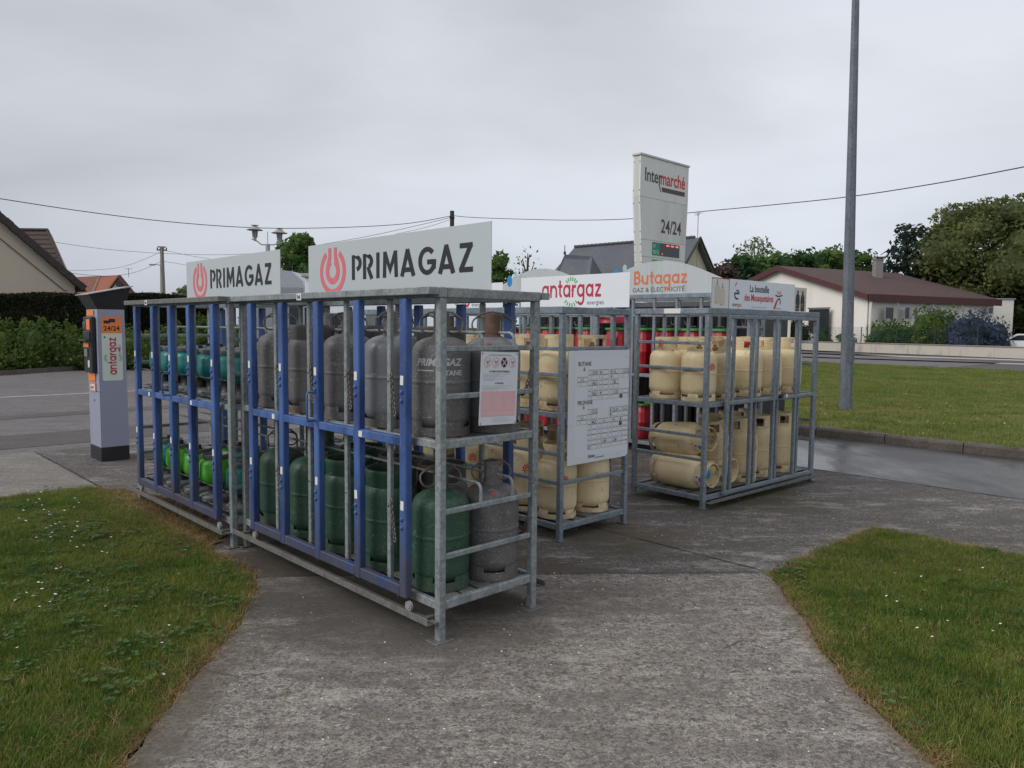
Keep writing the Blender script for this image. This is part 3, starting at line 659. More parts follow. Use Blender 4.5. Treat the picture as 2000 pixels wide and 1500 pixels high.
mt.obj('dry_stalks', M['straw'])['kind'] = 'stuff'

# ------------------------------------------------------------------ lettering
_font = {}
def text_mb(s, size, bold=0.0, align='LEFT', sx=1.0, shear=0.0, spacing=1.0, sy=1.0):
    cu = bpy.data.curves.new('t', 'FONT'); cu.body = s; cu.size = size; cu.offset = bold; cu.align_x = align; cu.shear = shear; cu.resolution_u = 3
    cu.space_character = spacing; cu.fill_mode = 'FRONT'
    ob = bpy.data.objects.new('t', cu); me = bpy.data.meshes.new_from_object(ob)
    m = MB(); m.add([(v.co.x*sx, 0, v.co.y*sy) for v in me.vertices], [tuple(p.vertices) for p in me.polygons])
    bpy.data.objects.remove(ob); bpy.data.curves.remove(cu); bpy.data.meshes.remove(me); return m
def fixface(m):       # all flat faces look towards -y
    out = []
    for f in m.f:
        a = sum((m.v[f[i]][0]*m.v[f[(i+1) % len(f)]][2]-m.v[f[(i+1) % len(f)]][0]*m.v[f[i]][2]) for i in range(len(f)))
        out.append(f if a > 0 else f[::-1])
    m.f = out; return m
def text(parent, s, x, z, size, mat, y=-.0015, bold=0.0, align='LEFT', sx=1.0, shear=0.0, spacing=1.0, sy=1.0, name='lettering', rot=0.0):
    m = fixface(text_mb(s, size, bold, align, sx, shear, spacing, sy))
    return m.obj(name, mat, parent, (x, y, z), (0, rot, 0))
def arc(cx, cz, r, a0, a1, n=10, rz=None):
    rz = r if rz is None else rz
    return [(cx+r*math.cos(R(a0+(a1-a0)*k/n)), cz+rz*math.sin(R(a0+(a1-a0)*k/n))) for k in range(n+1)]
def strokes(m, lines, w, ox, oz, sc, sx=1.0, shear=0.0, layer=[0]):
    # strips of constant width along polylines, each a hair in front of the last
    for ln in lines:
        pts = [Vector((ox+(p[0]*sx+p[1]*shear)*sc, oz+p[1]*sc)) for p in ln]; k = len(pts); h = w*sc/2; A = []; B = []
        layer[0] = (layer[0]+1) % 6; yy = -.00012*layer[0]
        for i in range(k):
            if i == 0: d = (pts[1]-pts[0]).normalized(); n = Vector((-d.y, d.x)); s = 1
            elif i == k-1: d = (pts[-1]-pts[-2]).normalized(); n = Vector((-d.y, d.x)); s = 1
            else:
                d0 = (pts[i]-pts[i-1]).normalized(); d1_ = (pts[i+1]-pts[i]).normalized(); n = Vector((-(d0+d1_).y, (d0+d1_).x))
                n = n.normalized() if n.length > 1e-6 else Vector((-d0.y, d0.x)); s = min(1/max(.35, n.dot(Vector((-d0.y, d0.x)))), 2.2)
            A.append(pts[i]+n*h*s); B.append(pts[i]-n*h*s)
        m.add([(p.x, yy, p.y) for p in A+B], [(i, i+1, i+1+k, i+k) for i in range(k-1)])
    return m
# capital letters of the blue racks' signs (height 1)
CAP = {
 'P': (.52, [[(.09, 0), (.09, 1)], [(.0, .915), (.26, .915)]+arc(.24, .66, .25, 88, -78, 10, .255)[0:]]),
 'R': (.60, [[(.09, 0), (.09, 1)], [(.0, .915), (.26, .915)]+arc(.24, .69, .24, 88, -70, 9, .225), [(.30, .48), (.33, .34), (.50, .0)]]),
 'I': (.24, [[(.10, 0), (.10, 1)]]),
 'M': (.80, [[(.08, 0), (.11, 1)], [(.10, .98), (.38, .30), (.66, .98)], [(.65, 1), (.70, 0)]]),
 'A': (.74, [[(.05, 0), (.34, 1)], [(.32, 1), (.63, 0)], [(.15, .24), (.53, .24)]]),
 'G': (.80, [arc(.40, .5, .33, 42, 350, 18, .42)[:], [(.40, .46), (.725, .46)], [(.725, .54), (.70, .20)]]),
 'Z': (.62, [[(.03, .91), (.56, .91)], [(.50, .94), (.07, .06)], [(.02, .09), (.58, .09)]]),
}
LOW = {   # round lower-case letters
 'a': (.70, [arc(.30, .30, .235, 0, 360, 16), [(.535, .58), (.535, 0)]]),
 'n': (.66, [[(.09, 0), (.09, .58)], [(.09, .30)]+arc(.32, .30, .23, 180, 0, 9)+[(.55, 0)]]),
 't': (.46, [[(.20, .80), (.20, .2)]+arc(.33, .19, .13, 180, 280, 5), [(.04, .52), (.40, .52)]]),
 'r': (.44, [[(.09, 0), (.09, .58)], [(.09, .30)]+arc(.30, .30, .21, 180, 75, 6)]),
 'g': (.70, [arc(.30, .30, .235, 0, 360, 16), [(.535, .58), (.535, -.06)]+arc(.30, -.08, .235, 0, -150, 8)]),
 'z': (.56, [[(.05, .52), (.47, .52)], [(.44, .54), (.07, .04)], [(.05, .06), (.49, .06)]]),
 'u': (.66, [[(.09, .58), (.09, .28)]+arc(.31, .28, .22, 180, 360, 9), [(.53, .58), (.53, 0)]]),
 'B': (.64, [[(.09, 0), (.09, .86)], [(.05, .80), (.28, .80)]+arc(.28, .62, .19, 90, -90, 7, .18)+[(.09, .44)], [(.28, .44)]+arc(.30, .25, .20, 90, -90, 8, .19)+[(.05, .06)]]),
}
def word(s, font, w, sc, sx=1.0, gap=.0, shear=0.0):
    gap = gap or (.13 if font is CAP else .0); m = MB(); x = 0
    for ch in s:
        adv, ls = font[ch]; strokes(m, ls, w, x*sc*sx, 0, sc, sx, shear); x += adv+gap
    return fixface(m), x*sc*sx
def rays(m, cx, cz, r0, r1, angs, w):
    for a in angs:
        c, s = math.cos(R(a)), math.sin(R(a)); strokes(m, [[(cx+r0*c, cz+r0*s), (cx+r1*c, cz+r1*s)]], w, 0, 0, 1)
def flat_poly(m, pts, y=0): m.add([(p[0], y, p[1]) for p in pts], [tuple(range(len(pts)))]); return m
def disc(m, cx, cz, rx, rz, y=0, n=24): return flat_poly(m, [(cx+rx*math.cos(2*PI*k/n), cz+rz*math.sin(2*PI*k/n)) for k in range(n)], y)
def roundrect(x0, x1, z0, z1, r, n=5, corners=(1, 1, 1, 1)):
    out = []
    for (cx, cz, a, f) in ((x1-r, z1-r, 0, corners[0]), (x0+r, z1-r, 90, corners[1]), (x0+r, z0+r, 180, corners[2]), (x1-r, z0+r, 270, corners[3])):
        if f: out += arc(cx, cz, r, a, a+90, n)
        else: out.append({0: (x1, z1), 90: (x0, z1), 180: (x0, z0), 270: (x1, z0)}[a])
    return out

# ------------------------------------------------------------------ racks
def chain(parent, p0, p1, sag, n=15, lk=None):
    p0 = Vector(p0); p1 = Vector(p1); m = MB()
    for i in range(n):
        t = (i+.5)/n; c = p0+(p1-p0)*t+Vector((0, 0, -sag*4*t*(1-t))); dt = .01
        d = ((p1-p0)*dt+Vector((0, 0, -sag*4*((t+dt)*(1-t-dt)-t*(1-t))))).normalized()
        sd = d.cross(Vector((0, 1, .3) if i % 2 else (1, 0, .2))).normalized()
        pts = [c+d*(.0135*math.cos(a))+sd*(.0095*math.sin(a)) for a in [2*PI*k/8 for k in range(9)]]
        m.tube(pts, .0031, 5, caps=False)
    return m.obj('chain', M['chain'], parent, smooth=True)
def hook(parent, x, y, z, mat):
    m = MB(); m.tube([(x, y, z), (x, y, z-.07)]+[(x, y+.018-.018*math.cos(a), z-.07-.018*math.sin(a)) for a in [k*PI/6 for k in range(1, 6)]]+[(x, y+.036, z-.055)], .003, 6)
    return m.obj('hook', mat, parent, smooth=True)
def rack_frame(root, X, Y, H, zs, G, endrails=('y0',), w=.042, slatdir='y', floor='flat', back_bars=(), shelf=None, longrails=()):
    h = w/2; zf, z1, z2, zsf, z3, z4 = zs
    for x in (0, X):
        for y in (0, Y):
            bar('post', root, x-h, x+h, y-h, y+h, 0, H-.052, G)
            bar('foot_plate', root, x-(.06 if H > 1.785 and H < 1.8 else .036), x+(.06 if H > 1.785 and H < 1.8 else .036), y-.045, y+.045, .003, .009, M['galvold'], .002)
    e = .045
    for x in (0, X): bar('top_beam', root, x-e/2-.006, x+e/2, -e/2, Y+e/2, H-.052, H, G)
    for y in (0, Y): bar('top_beam', root, e/2+.001, X-e/2-.001, y-e/2, y+e/2, H-.051, H-.001, G)
    for z, t in ((zf, .045), (zsf, .042)):
        for x in (0, X): bar('shelf_beam', root, x-h+.006, x+h-.006, h, Y-h, z-t, z, G)
        for y in (0, Y): bar('shelf_beam', root, h, X-h, y-h+.004, y+h-.004, z-t, z, G)
        if slatdir == 'y':
            k = 5
            for i in range(k):
                xx = .05+(X-.10)*(i+.5)/k; bar('shelf_slat', root, xx-.045, xx+.045, h+.001, Y-h-.001, z-.008, z-.002, M['galvold'], .001)
        else:
            k = 5
            for i in range(k):
                yy = .05+(Y-.10)*(i+.5)/k; bar('shelf_slat', root, h+.001, X-h-.001, yy-.05, yy+.05, z-.008, z-.002, M['galvold'], .001)
    for sd in endrails:
        for z in (z1, z2, z3, z4):
            if sd == 'y0': bar('side_rail', root, h, X-h, -.010, .012, z-.014, z+.014, G)
            if sd == 'yY': bar('side_rail', root, h, X-h, Y-.012, Y+.010, z-.014, z+.014, G)
            if sd == 'x0': bar('side_rail', root, -.010, .012, h, Y-h, z-.014, z+.014, G)
            if sd == 'xX': bar('side_rail', root, X-.012, X+.010, h, Y-h, z-.014, z+.014, G)
bolt_me = None
def bolts_mesh():
    global bolt_me
    if bolt_me is None:
        m = MB()
        m.lathe([(.012, 0), (.012, .006), (.008, .010), (.0, .011)], 8)
        m.v = [(-zz, x, y) for x, y, zz in m.v]
        bolt_me = m.mesh('bolt', M['blue'], True)
    return bolt_me
def door_bars(root, side, X, ys, zb, zt, zshelf, sticks=True):
    # a sliding blue gate: upright bars, three cross rails, bolts, stickers, wheel
    s = -1 if side == 0 else 1; x0 = 0 if side == 0 else X; xo = x0+s*.062
    for i, y in enumerate(ys):
        b = bar('door_bar', root, xo-.022, xo+.022, y-.029, y+.029, zb+(0 if i % 2 else .001), zt, M['blue'], .006)
        b.name = 'door_bar'
        for zz in (1.26, .60):
            for dz in (0, -.045):
                o = link('bolt', bolts_mesh(), b); o.location = (s*.022, .004, zz+dz-(zb+zt)/2); o.rotation_euler = (0, 0, 0 if s < 0 else PI)
            if sticks:
                q = MB(); zz2 = zz+random.uniform(.055, .075); q.cbox(-.001, .001, -.0135, .0135, -.024, .024, .0004)
                q.obj('sticker', M['paper'], b, (s*.0235, random.uniform(-.006, .002), zz2-(zb+zt)/2), (random.uniform(-.06, .06), 0, 0))
    lo, hi = min(ys), max(ys)
    bar('door_rail', root, xo-.021, xo+.021, lo+.0295, hi-.0295, zb+.005, zb+.063, M['blue'], .004) if False else None
    srt = sorted(ys)
    for a, b in zip(srt[:-1], srt[1:]):
        for z0, z1 in ((zb+.004, zb+.062), (zshelf-.045, zshelf+.002)):
            bar('door_rail', root, xo-.019, xo+.019, a+.0295, b-.0295, z0, z1, M['blue'], .004)
    # track, wheels
    bar('door_track', root, xo-.03, xo+.03, -.02, 0, zb-.064, zb-.058, M['galv'], .001) if False else None
def track(root, side, X, Y, z):
    s = -1 if side == 0 else 1; x0 = 0 if side == 0 else X
    m = MB(); a, b = sorted((x0+s*.026, x0+s*.092)); m.cbox(a, b, -.018, Y+.03, z, z+.006, .001)
    c, d = sorted((x0+s*.092, x0+s*.097)); m.cbox(c, d, -.018, Y+.03, z, z+.036, .001)
    e, f = sorted((x0+s*.062-.003, x0+s*.062+.003)); m.cbox(e, f, -.018, Y+.03, z+.0065, z+.014, .001)
    return m.obj('door_track', M['galvold'], root)
def wheel(root, x, y, z):
    m = MB(); m.lathe([(.0, -.008), (.012, -.008), (.013, -.004), (.022, -.006), (.027, -.007), (.027, -.003), (.022, 0), (.027, .003), (.027, .007), (.0, .008)], 18)
    for i in range(len(m.v)): a, b, c = m.v[i]; m.v[i] = (c, a, b)
    return m.obj('wheel', M['zinc'], root, (x, y, z), smooth=True)
def hoop(root, x, z0, z1, Y, y0=-.0):
    m = MB(); r = .035
    pts = [(x, y0, z0), (x, y0, z1-r)]+[(x, y0+r-r*math.cos(a), z1-r+r*math.sin(a)) for a in (PI/6, PI/3)]+[(x, y0+r, z1)]
    pts += [(x, Y-r, z1)]+[(x, Y-r+r*math.sin(a), z1-r+r*math.cos(a)) for a in (PI/6, PI/3)]+[(x, Y, z1-r), (x, Y, z0)]
    m.tube(pts, .0085, 8); return m.obj('hoop_rail', M['galv'], root, smooth=True)

ZS1 = (.205, .43, .66, 1.025, 1.245, 1.485)
A1 = Vector((-.3526, 3.7256, 0)); U = uv(1, 0); V = uv(0, 1); U4 = uv(1, 0, 0, T4); V4 = uv(0, 1, 0, T4)
O2 = A1-.08*U+2.27*V; O3 = Vector((.3668, 5.5395, 0)); O4 = Vector((1.7065, 6.5965, 0)); O5 = Vector((2.50, 8.70, 0))
def blue_rack(label, O, Y, ys_blue, ys_grey, signs):
    X, H = .66, 1.79
    root = empty('gas_bottle_rack', O, YAW, label, 'rack', 'blue-barred gas bottle racks')
    rack_frame(root, X, Y, H, ZS1, M['galv'], ('y0', 'yY'))
    for y in ys_grey:
        for x in (0, X): bar('upright_bar', root, x-.013, x+.013, y-.016, y+.016, ZS1[0]+.001, H-.053, M['galv'])
    for side in (0, 1):
        door_bars(root, side, X, ys_blue if side == 0 else [Y-y for y in ys_blue], .185, H-.055, ZS1[3], side == 0)
        track(root, side, X, Y, .105)
        s = -.062 if side == 0 else X+.062
        for y in (min(ys_blue)-.030, max(ys_blue)): wheel(root, s, y, .146)
        for y in (.05, Y-.06):
            a, b = sorted((0 if side == 0 else X, s)); bar('track_bracket', root, a+(.0215 if side else -.005), b, y-.015, y+.015, .118, .124, M['galvold'], .001)
        a, b = sorted((-.094 if side == 0 else X+.094, -.030 if side == 0 else X+.030)); bar('top_cover', root, a, b, -.024, Y+.024, H-.039, H-.002, M['galv'] if Y > 2 else M['galvold'], .003)
    # handle on the third bar
    yh = sorted(ys_blue)[len(ys_blue)//2]; m = MB(); xx = -.085
    m.tube([(xx, yh, 1.20), (xx-.05, yh, 1.20), (xx-.055, yh, 1.18), (xx-.055, yh, 1.05), (xx-.05, yh, 1.03), (xx, yh, 1.03)], .007, 8); m.obj('door_handle', M['blue'], root, smooth=True)
    for x in (.27, .50):
        hoop(root, x, ZS1[5]+.014, 1.565, Y); hoop(root, x, ZS1[2]+.014, .775, Y)
    for y in ys_grey:
        for z in (1.34, .66):
            if random.random() < .75:
                chain(root, (-.012, y-.022, z), (-.022, y-.075, z-.215), .012, 15)
        for z in (1.30, .62):
            q = MB(); q.cbox(-.0155, -.0135, -.005, .005, -.005, .005, .001); q.obj('bolt', M['ink'], root, (0, y, z))
    m = MB(); m.cbox(-.0015, .0015, -.028, .028, -.02, .02, .0005); m.obj('sticker', M['paper'], root, (-.096, signs, H-.026))
    t = empty('t'); bpy.data.objects.remove(t)
    o = text(root, '8:6', -.0335, H-.036, .03, M['ink'], y=0, bold=.001, align='CENTER'); o.location = (-.0985, signs, H-.036); o.rotation_euler = (0, 0, -PI/2)
    for y in (Y*.27, Y*.73):
        q = MB(); q.cbox(-.0015, .0015, -.017, .017, -.016, .016, .0005); q.obj('sticker', M['paper'], root, (-.0825, y, 1.003))
    return root
YB1 = [.21, .645, 1.085, 1.527, 1.967]; YG1 = [.435, .87, 1.30, 1.74]
r1 = blue_rack('tall galvanised rack with five blue sliding bars holding grey and green bottles, nearest the camera', A1, 2.235, YB1, YG1, 1.25)
YB2 = [.13, .568, .955, 1.34, 1.76]; YG2 = [.22, .66, 1.05, 1.44]
r2 = blue_rack('blue-barred galvanised rack holding teal and lime bottles, beside the payment kiosk', O2, 1.97, YB2, YG2, 1.42)
# mixed chains and a slanting board between the two racks
chain(r1, (.66, .02, 1.40), (.66, .16, 1.36), .16, 20); chain(r1, (.66, .02, .60), (.66, .18, .62), .20, 24)
m = MB(); m.cbox(-.012, .012, -.06, .06, 0, .62, .003); m.obj('loose_board', M['wood'], r1, (.02, 2.16, .13), (.05, 0, 0))

def grey_rack(name, label, O, yaw, X, Y, H, zs, group, ends, slat='y', G=None):
    G = G or M['galv2']; root = empty('gas_bottle_rack', O, yaw, label, 'rack', group); rack_frame(root, X, Y, H, zs, G, ends, slatdir=slat); return root
ZS3 = (.125, .435, .65, .965, 1.245, 1.44)
gr = 'plain galvanised gas bottle racks'
r3 = grey_rack('r', 'plain galvanised rack of cream bottles with a white price board on its end', O3, YAW, .775, 1.44, 1.75, ZS3, gr, ('y0', 'x0'))
r3b = grey_rack('r', 'plain galvanised rack of cream bottles right behind the front blue-barred rack', O3+1.49*V, YAW, .775, 1.44, 1.75, ZS3, gr, ('y0', 'x0', 'yY'))
for rr in (r3, r3b):
    for y in (.15, .32, .50, .66, .84, 1.0, 1.18, 1.32):
        bar('upright_bar', rr, .775-.015, .775+.015, y-.018, y+.018, .126, 1.75-.053, M['galv2'])
    for y in (.2, .75, 1.2): hook(rr, .4, y, 1.70, M['galv2'])
    for x in (.25, .52): bar('cross_bar', rr, x-.012, x+.012, .024, 1.416, 1.715, 1.74, M['galv2'])
ZS4 = (.115, .435, .645, .945, 1.24, 1.47)
r4 = empty('gas_bottle_rack', O4, YAW4, 'galvanised rack of cream bottles with double upright bars beside the wet driveway', 'rack', gr)
rack_frame(r4, 1.98, .78, 1.78, ZS4, M['galv2'], ('x0', 'xX'), slatdir='x')
for x in (.42, .82, 1.22, 1.64):
    for y in (0, .78): bar('upright_bar', r4, x-.016, x+.016, y-.014, y+.014, .116, 1.727, M['galv2'])
for x in (.26, .66, 1.07, 1.49, 1.87): bar('door_bar', r4, x-.018, x+.018, -.062, -.030, .10, 1.722, M['galv2'])
for a, b in zip((.26, .66, 1.07, 1.49), (.66, 1.07, 1.49, 1.87)):
    for z in (.10, .915, 1.69): bar('door_rail', r4, a+.0185, b-.0185, -.060, -.032, z, z+.034, M['galv2'])
m = MB(); m.cbox(0, 1.95, -.075, -.025, .055, .061, .001); m.cbox(0, 1.95, -.08, -.0755, .055, .085, .001); m.obj('door_track', M['galvold'], r4)
for x in (.35, .50, 1.1): hook(r4, x if x > 1 else .06, .3 if x > 1 else x-.1, 1.722, M['galv2'])
m = MB(); m.cbox(-.0015, .0015, -.09, .09, -.022, .022, .0005); m.obj('sticker', M['paper'], r4, (-.031, .36, 1.755))
m = MB(); m.tube([(1.16, -.065, .95), (1.16, -.095, .95)], .022, 12); m.obj('padlock', M['black'], r4, smooth=True)
m = MB(); m.cbox(1.28, 1.31, -.066, -.0635, .93, .965, .0005); m.obj('sticker', M['paper'], r4)

ZS5 = (.16, .45, .72, 1.02, 1.30, 1.62)
arch_racks = []
for k, (off, ln, lb) in enumerate(((0, 2.02, 'tall galvanised rack of red bottles under the fully visible orange-lettered arched sign'), (2.06, 1.98, 'tall galvanised rack of red bottles under the half-covered arched sign'))):
    rr = empty('gas_bottle_rack', O5+off*V, YAW, lb, 'rack', 'arched galvanised bottle racks'); arch_racks.append(rr)
    rack_frame(rr, .78, ln, 2.02, ZS5, M['galv2'], ('y0', 'yY'))
    for y in (.38, .72, 1.05, 1.38, 1.68): bar('upright_bar', rr, -.016, .016, y-.018, y+.018, .161, 1.967, M['galv2'])
    for y in (.6, 1.2): bar('upright_bar', rr, .764, .796, y-.016, y+.016, .161, 1.967, M['galv2'])
    bar('side_rail', rr, -.012, .012, .022, ln-.022, 1.74, 1.775, M['galv2'])

# ------------------------------------------------------------------ signs
def primagaz_sign(label, O, y0, y1, H0, H1):
    L = y1-y0; root = empty('rack_sign', O+.33*U+y1*V+Vector((0, 0, H0)), -T1, label, 'sign', 'signs on the blue-barred racks')
    m = MB(); m.cbox(0, L, 0, .004, 0, H1-H0, .0008); m.obj('sign_panel', M['signgrey'], root)
    for x in (.12, L-.12): bar('sign_bracket', root, x-.015, x+.015, .0045, .012, -.05, (H1-H0)*.9, M['galvold'], .001)
    s = (H1-H0)/.35*L/1.91 if False else 1.0
    k = L/1.91
    cx, cz, rx, rz = .325*k, .165, .175*k*.93, .152
    ring = MB(); yy = -.0016
    # outer shell open at the top, cut by the bottom edge
    def ringstrip(rx0, rx1, rz0, rz1, a0, a1, n=30):
        A = []; B = []
        for i in range(n+1):
            a = R(a0+(a1-a0)*i/n); pa = (cx+rx1*math.cos(a), max(.004, cz+rz1*math.sin(a))); pb = (cx+rx0*math.cos(a), max(.004, cz+rz0*math.sin(a))); A.append(pa); B.append(pb)
        ring.add([(p[0], yy, p[1]) for p in A+B], [(i, i+1, i+n+2, i+n+1) for i in range(n)])
    ringstrip(rx*.78, rx*1.02, rz*.79, rz*1.03, 124, 416)
    ringstrip(rx*.28, rx*.55, rz*.30, rz*.57, 112, 428)
    fixface(ring)
    for sg in (-1, 1):
        strokes(ring, [[(sg*.37, .45), (sg*.16, .66), (sg*.13, 1.06)]], .235, cx, cz, 1, sx=rx) if False else None
        q = [(cx+sg*rx*.50, cz+rz*.30), (cx+sg*rx*.17, cz+rz*.30), (cx+sg*rx*.11, cz+rz*.62), (cx+sg*rx*.11, cz+rz*1.02), (cx+sg*rx*.33, cz+rz*1.02), (cx+sg*rx*.33, cz+rz*.66)]
        ring.add([(p[0], yy-.0002, p[1]) for p in q], [tuple(range(6)) if sg < 0 else tuple(range(5, -1, -1))])
    fixface(ring); ring.obj('emblem', M['emblem'], root)
    w, wd = word('PRIMAGAZ', CAP, .175, .158); f = 1.235*k/wd
    w.v = [(x*f, y, z) for x, y, z in w.v]; w.obj('lettering', M['ink'], root, (.565*k, -.0015, .098))
    return root
primagaz_sign('larger grey-white sign reading PRIMAGAZ with coral flame emblem on the front rack', A1, .0, 1.905, 1.792, 2.145)
primagaz_sign('smaller PRIMAGAZ sign with coral flame emblem on the far left rack', O2, -.10, 1.66, 1.792, 2.135)
def antargaz_sign(label, O, L, H0, H1):
    root = empty('rack_sign', O+.79*U+L*V+Vector((0, 0, H0)), -T1, label, 'sign', 'white signs with crimson lettering')
    m = MB(); m.cbox(0, L, 0, .004, 0, H1-H0, .0008); m.obj('sign_panel', M['signwhite'], root)
    w, wd = word('antargaz', LOW, .125, .185); f = .69/wd; w.v = [(x*f, y, z) for x, y, z in w.v]; w.obj('lettering', M['crimson'], root, (.27, -.0015, .092))
    m = MB(); rays(m, 0, -.01, .052, .085, (35, 55, 76, 97, 118, 139), .012); fixface(m); m.obj('ray_emblem', M['raygreen'], root, (.62, -.0015, .192))
    m = MB(); rays(m, 0, .06, .062, .095, (215, 236, 257, 278, 299, 320), .012); fixface(m); m.obj('ray_emblem', M['raygreen'], root, (.62, -.0017, .042))
    text(root, 'energies', .80, .028, .052, M['inkgrey'], spacing=1.05)
    return root
antargaz_sign('white sign with fully visible crimson word antargaz above the price board rack', O3, 1.245, 1.765, 2.045)
antargaz_sign('white antargaz sign mostly hidden behind the front blue-barred rack', O3+1.49*V, 1.245, 1.765, 2.015)
for k, (off, ln) in enumerate(((0, 2.02), (2.06, 1.98))):
    root = empty('arched_sign', O5+(off+ln)*V+Vector((0, 0, 2.022)), -T1, ('stained arched sign with faded orange word Butagaz' if k == 0 else 'stained arched sign with a blue drop, half covered by the antargaz sign'), 'sign', 'arched signs')
    m = MB(); pts = [(0, 0), (ln, 0)]+[(ln*(1-i/20), .12+.29*math.sin(PI*i/20)**1.1) for i in range(21)]
    m.prism(pts, 0, .012); m.obj('sign_panel', M['archwhite'], root)
    m = MB(); disc(m, 0, 0, .055, .085); fixface(m); m.obj('drop_emblem', M['skyblue'], root, (.36, -.0015, .255))
    m = MB(); disc(m, 0, 0, .032, .045); fixface(m); m.obj('drop_emblem', M['palecyan'], root, (.49, -.0015, .345))
    w, wd = word('Butagaz', LOW, .14, .195); f = .80/wd; w.v = [(x*f, y, z) for x, y, z in w.v]; w.obj('lettering', M['butorange'], root, (.64, -.0015, .125))
    text(root, 'GAZ & ÉLECTRICITÉ', .62, .03, .078, M['inkgrey'], sx=1.12, bold=.0006)
# energy brand banner on the right rack
root = empty('banner_sign', O4+.02*U4-.01*V4+Vector((0, 0, 1.782)), YAW4, 'long white banner reading La bouteille des Mousquetaires on the right rack', 'sign')
m = MB(); m.cbox(.275, 1.46, 0, .004, 0, .265, .0008); m.obj('sign_panel', M['signwhite'], root)
m = MB(); m.cbox(0, .27, 0, .004, 0, .265, .0008); m.obj('sign_panel', M['paper'], root)
m = MB(); flat_poly(m, [(0, .257), (.27, .257), (.27, .265), (0, .265)], -.001); fixface(m); m.obj('red_stripe', M['inkred'], root)
for x in (.0, .272): bar('sign_edge', root, x-.002, x+.003, -.004, -.001, 0, .265, M['inkgrey'], .0005)
M['bottleprint'] = paint('printed_bottle', (.60, .56, .46), .5, 0, .06, (.45, .40, .32), .4, 8, bumpy=0)
for x, z0, z1 in ((.09, .04, .20), (.17, .025, .17)):
    m = MB(); flat_poly(m, roundrect(x-.04, x+.04, z0, z1, .02), -.0012); flat_poly(m, roundrect(x-.02, x+.02, z1, z1+.022, .004), -.0012); fixface(m); m.obj('printed_bottle', M['bottleprint'], root)
    m = MB(); flat_poly(m, [(x-.004, z1+.01), (x+.004, z1+.01), (x+.003, z1+.05), (x-.003, z1+.05)], -.0016); flat_poly(m, [(x-.03, z0+.006), (x-.012, z0+.004), (x-.014, z0+.012)], -.0016); fixface(m); m.obj('printed_detail', M['ink'], root)
m = MB(); strokes(m, [[(-.5, .05), (.35, .05)]+arc(.12, .05, .38, 0, 120, 8, .36), [(-.48, .10)]+arc(.12, -.1, .55, 160, 300, 10, .5)], .2, .40, .135, .075); fixface(m); m.obj('emblem', M['navy'], root, (0, -.0015, 0))
m = MB(); flat_poly(m, [(.368, .195), (.374, .215), (.395, .245), (.398, .225), (.385, .210)], -.0015); fixface(m); m.obj('emblem', M['inkred'], root)
text(root, 'éner', .335, .022, .052, M['navy'], sx=.95); text(root, 'gaz', .425, .022, .052, M['inkred'], sx=.95)
text(root, 'La bouteille', .79, .162, .092, M['navy'], align='CENTER', sx=.80, bold=.0015)
text(root, 'des Mousquetaires', .79, .078, .092, M['inkred'], align='CENTER', sx=.74, bold=.0015)
text(root, 'change de nom avec Intermarché', .79, .018, .020, M['inkpale'], align='CENTER')
m = MB(); strokes(m, [[(1.085, .150), (1.12, .137), (1.17, .140), (1.215, .150)]], .013, 0, 0, 1); strokes(m, [[(1.135, .112), (1.165, .114), (1.178, .09), (1.178, .06)]], .013, 0, 0, 1); fixface(m); m.obj('hat_emblem', M['navy'], root, (0, -.0015, 0))
m = MB(); strokes(m, [[(1.115, .185), (1.14, .165), (1.17, .163), (1.178, .178), (1.165, .19)]], .008, 0, 0, 1); flat_poly(m, [(1.05, .012), (1.085, .012), (1.125, .085), (1.15, .112), (1.12, .112), (1.09, .08)]); fixface(m); m.obj('hat_emblem', M['inkred'], root, (0, -.0017, 0))
text(root, 'Intermarché', 1.10, .014, .020, M['inkgrey'])
# the black-and-white photo print at the banner's right end: two plain dark figures on a pale ground
m = MB(); m.cbox(1.463, 1.70, 0, .004, 0, .240, .0008); m.obj('photo_print', M['bottleprint'], root)
rr_ = random.Random(4)
for cx, ht in ((1.52, .215), (1.62, .225)):
    m = MB(); flat_poly(m, [(cx-.035, .0), (cx+.035, .0), (cx+.042, .10), (cx+.035, .155), (cx+.014, .175), (cx-.014, .175), (cx-.036, .155), (cx-.042, .10)], -.001); disc(m, cx, .19, .015, .021, -.0012, 12)
    fixface(m); m.obj('printed_figure', M['ink'], root)
m = MB()
for i in range(34):
    x, z = rr_.uniform(1.475, 1.69), rr_.choice([rr_.uniform(.01, .08), rr_.uniform(.01, .23)]); s_ = rr_.uniform(.003, .010); flat_poly(m, [(x, z), (x+s_, z), (x+s_, z+s_*1.5), (x, z+s_)], -.0022)
fixface(m); m.obj('printed_speckle', M['paper'], root)
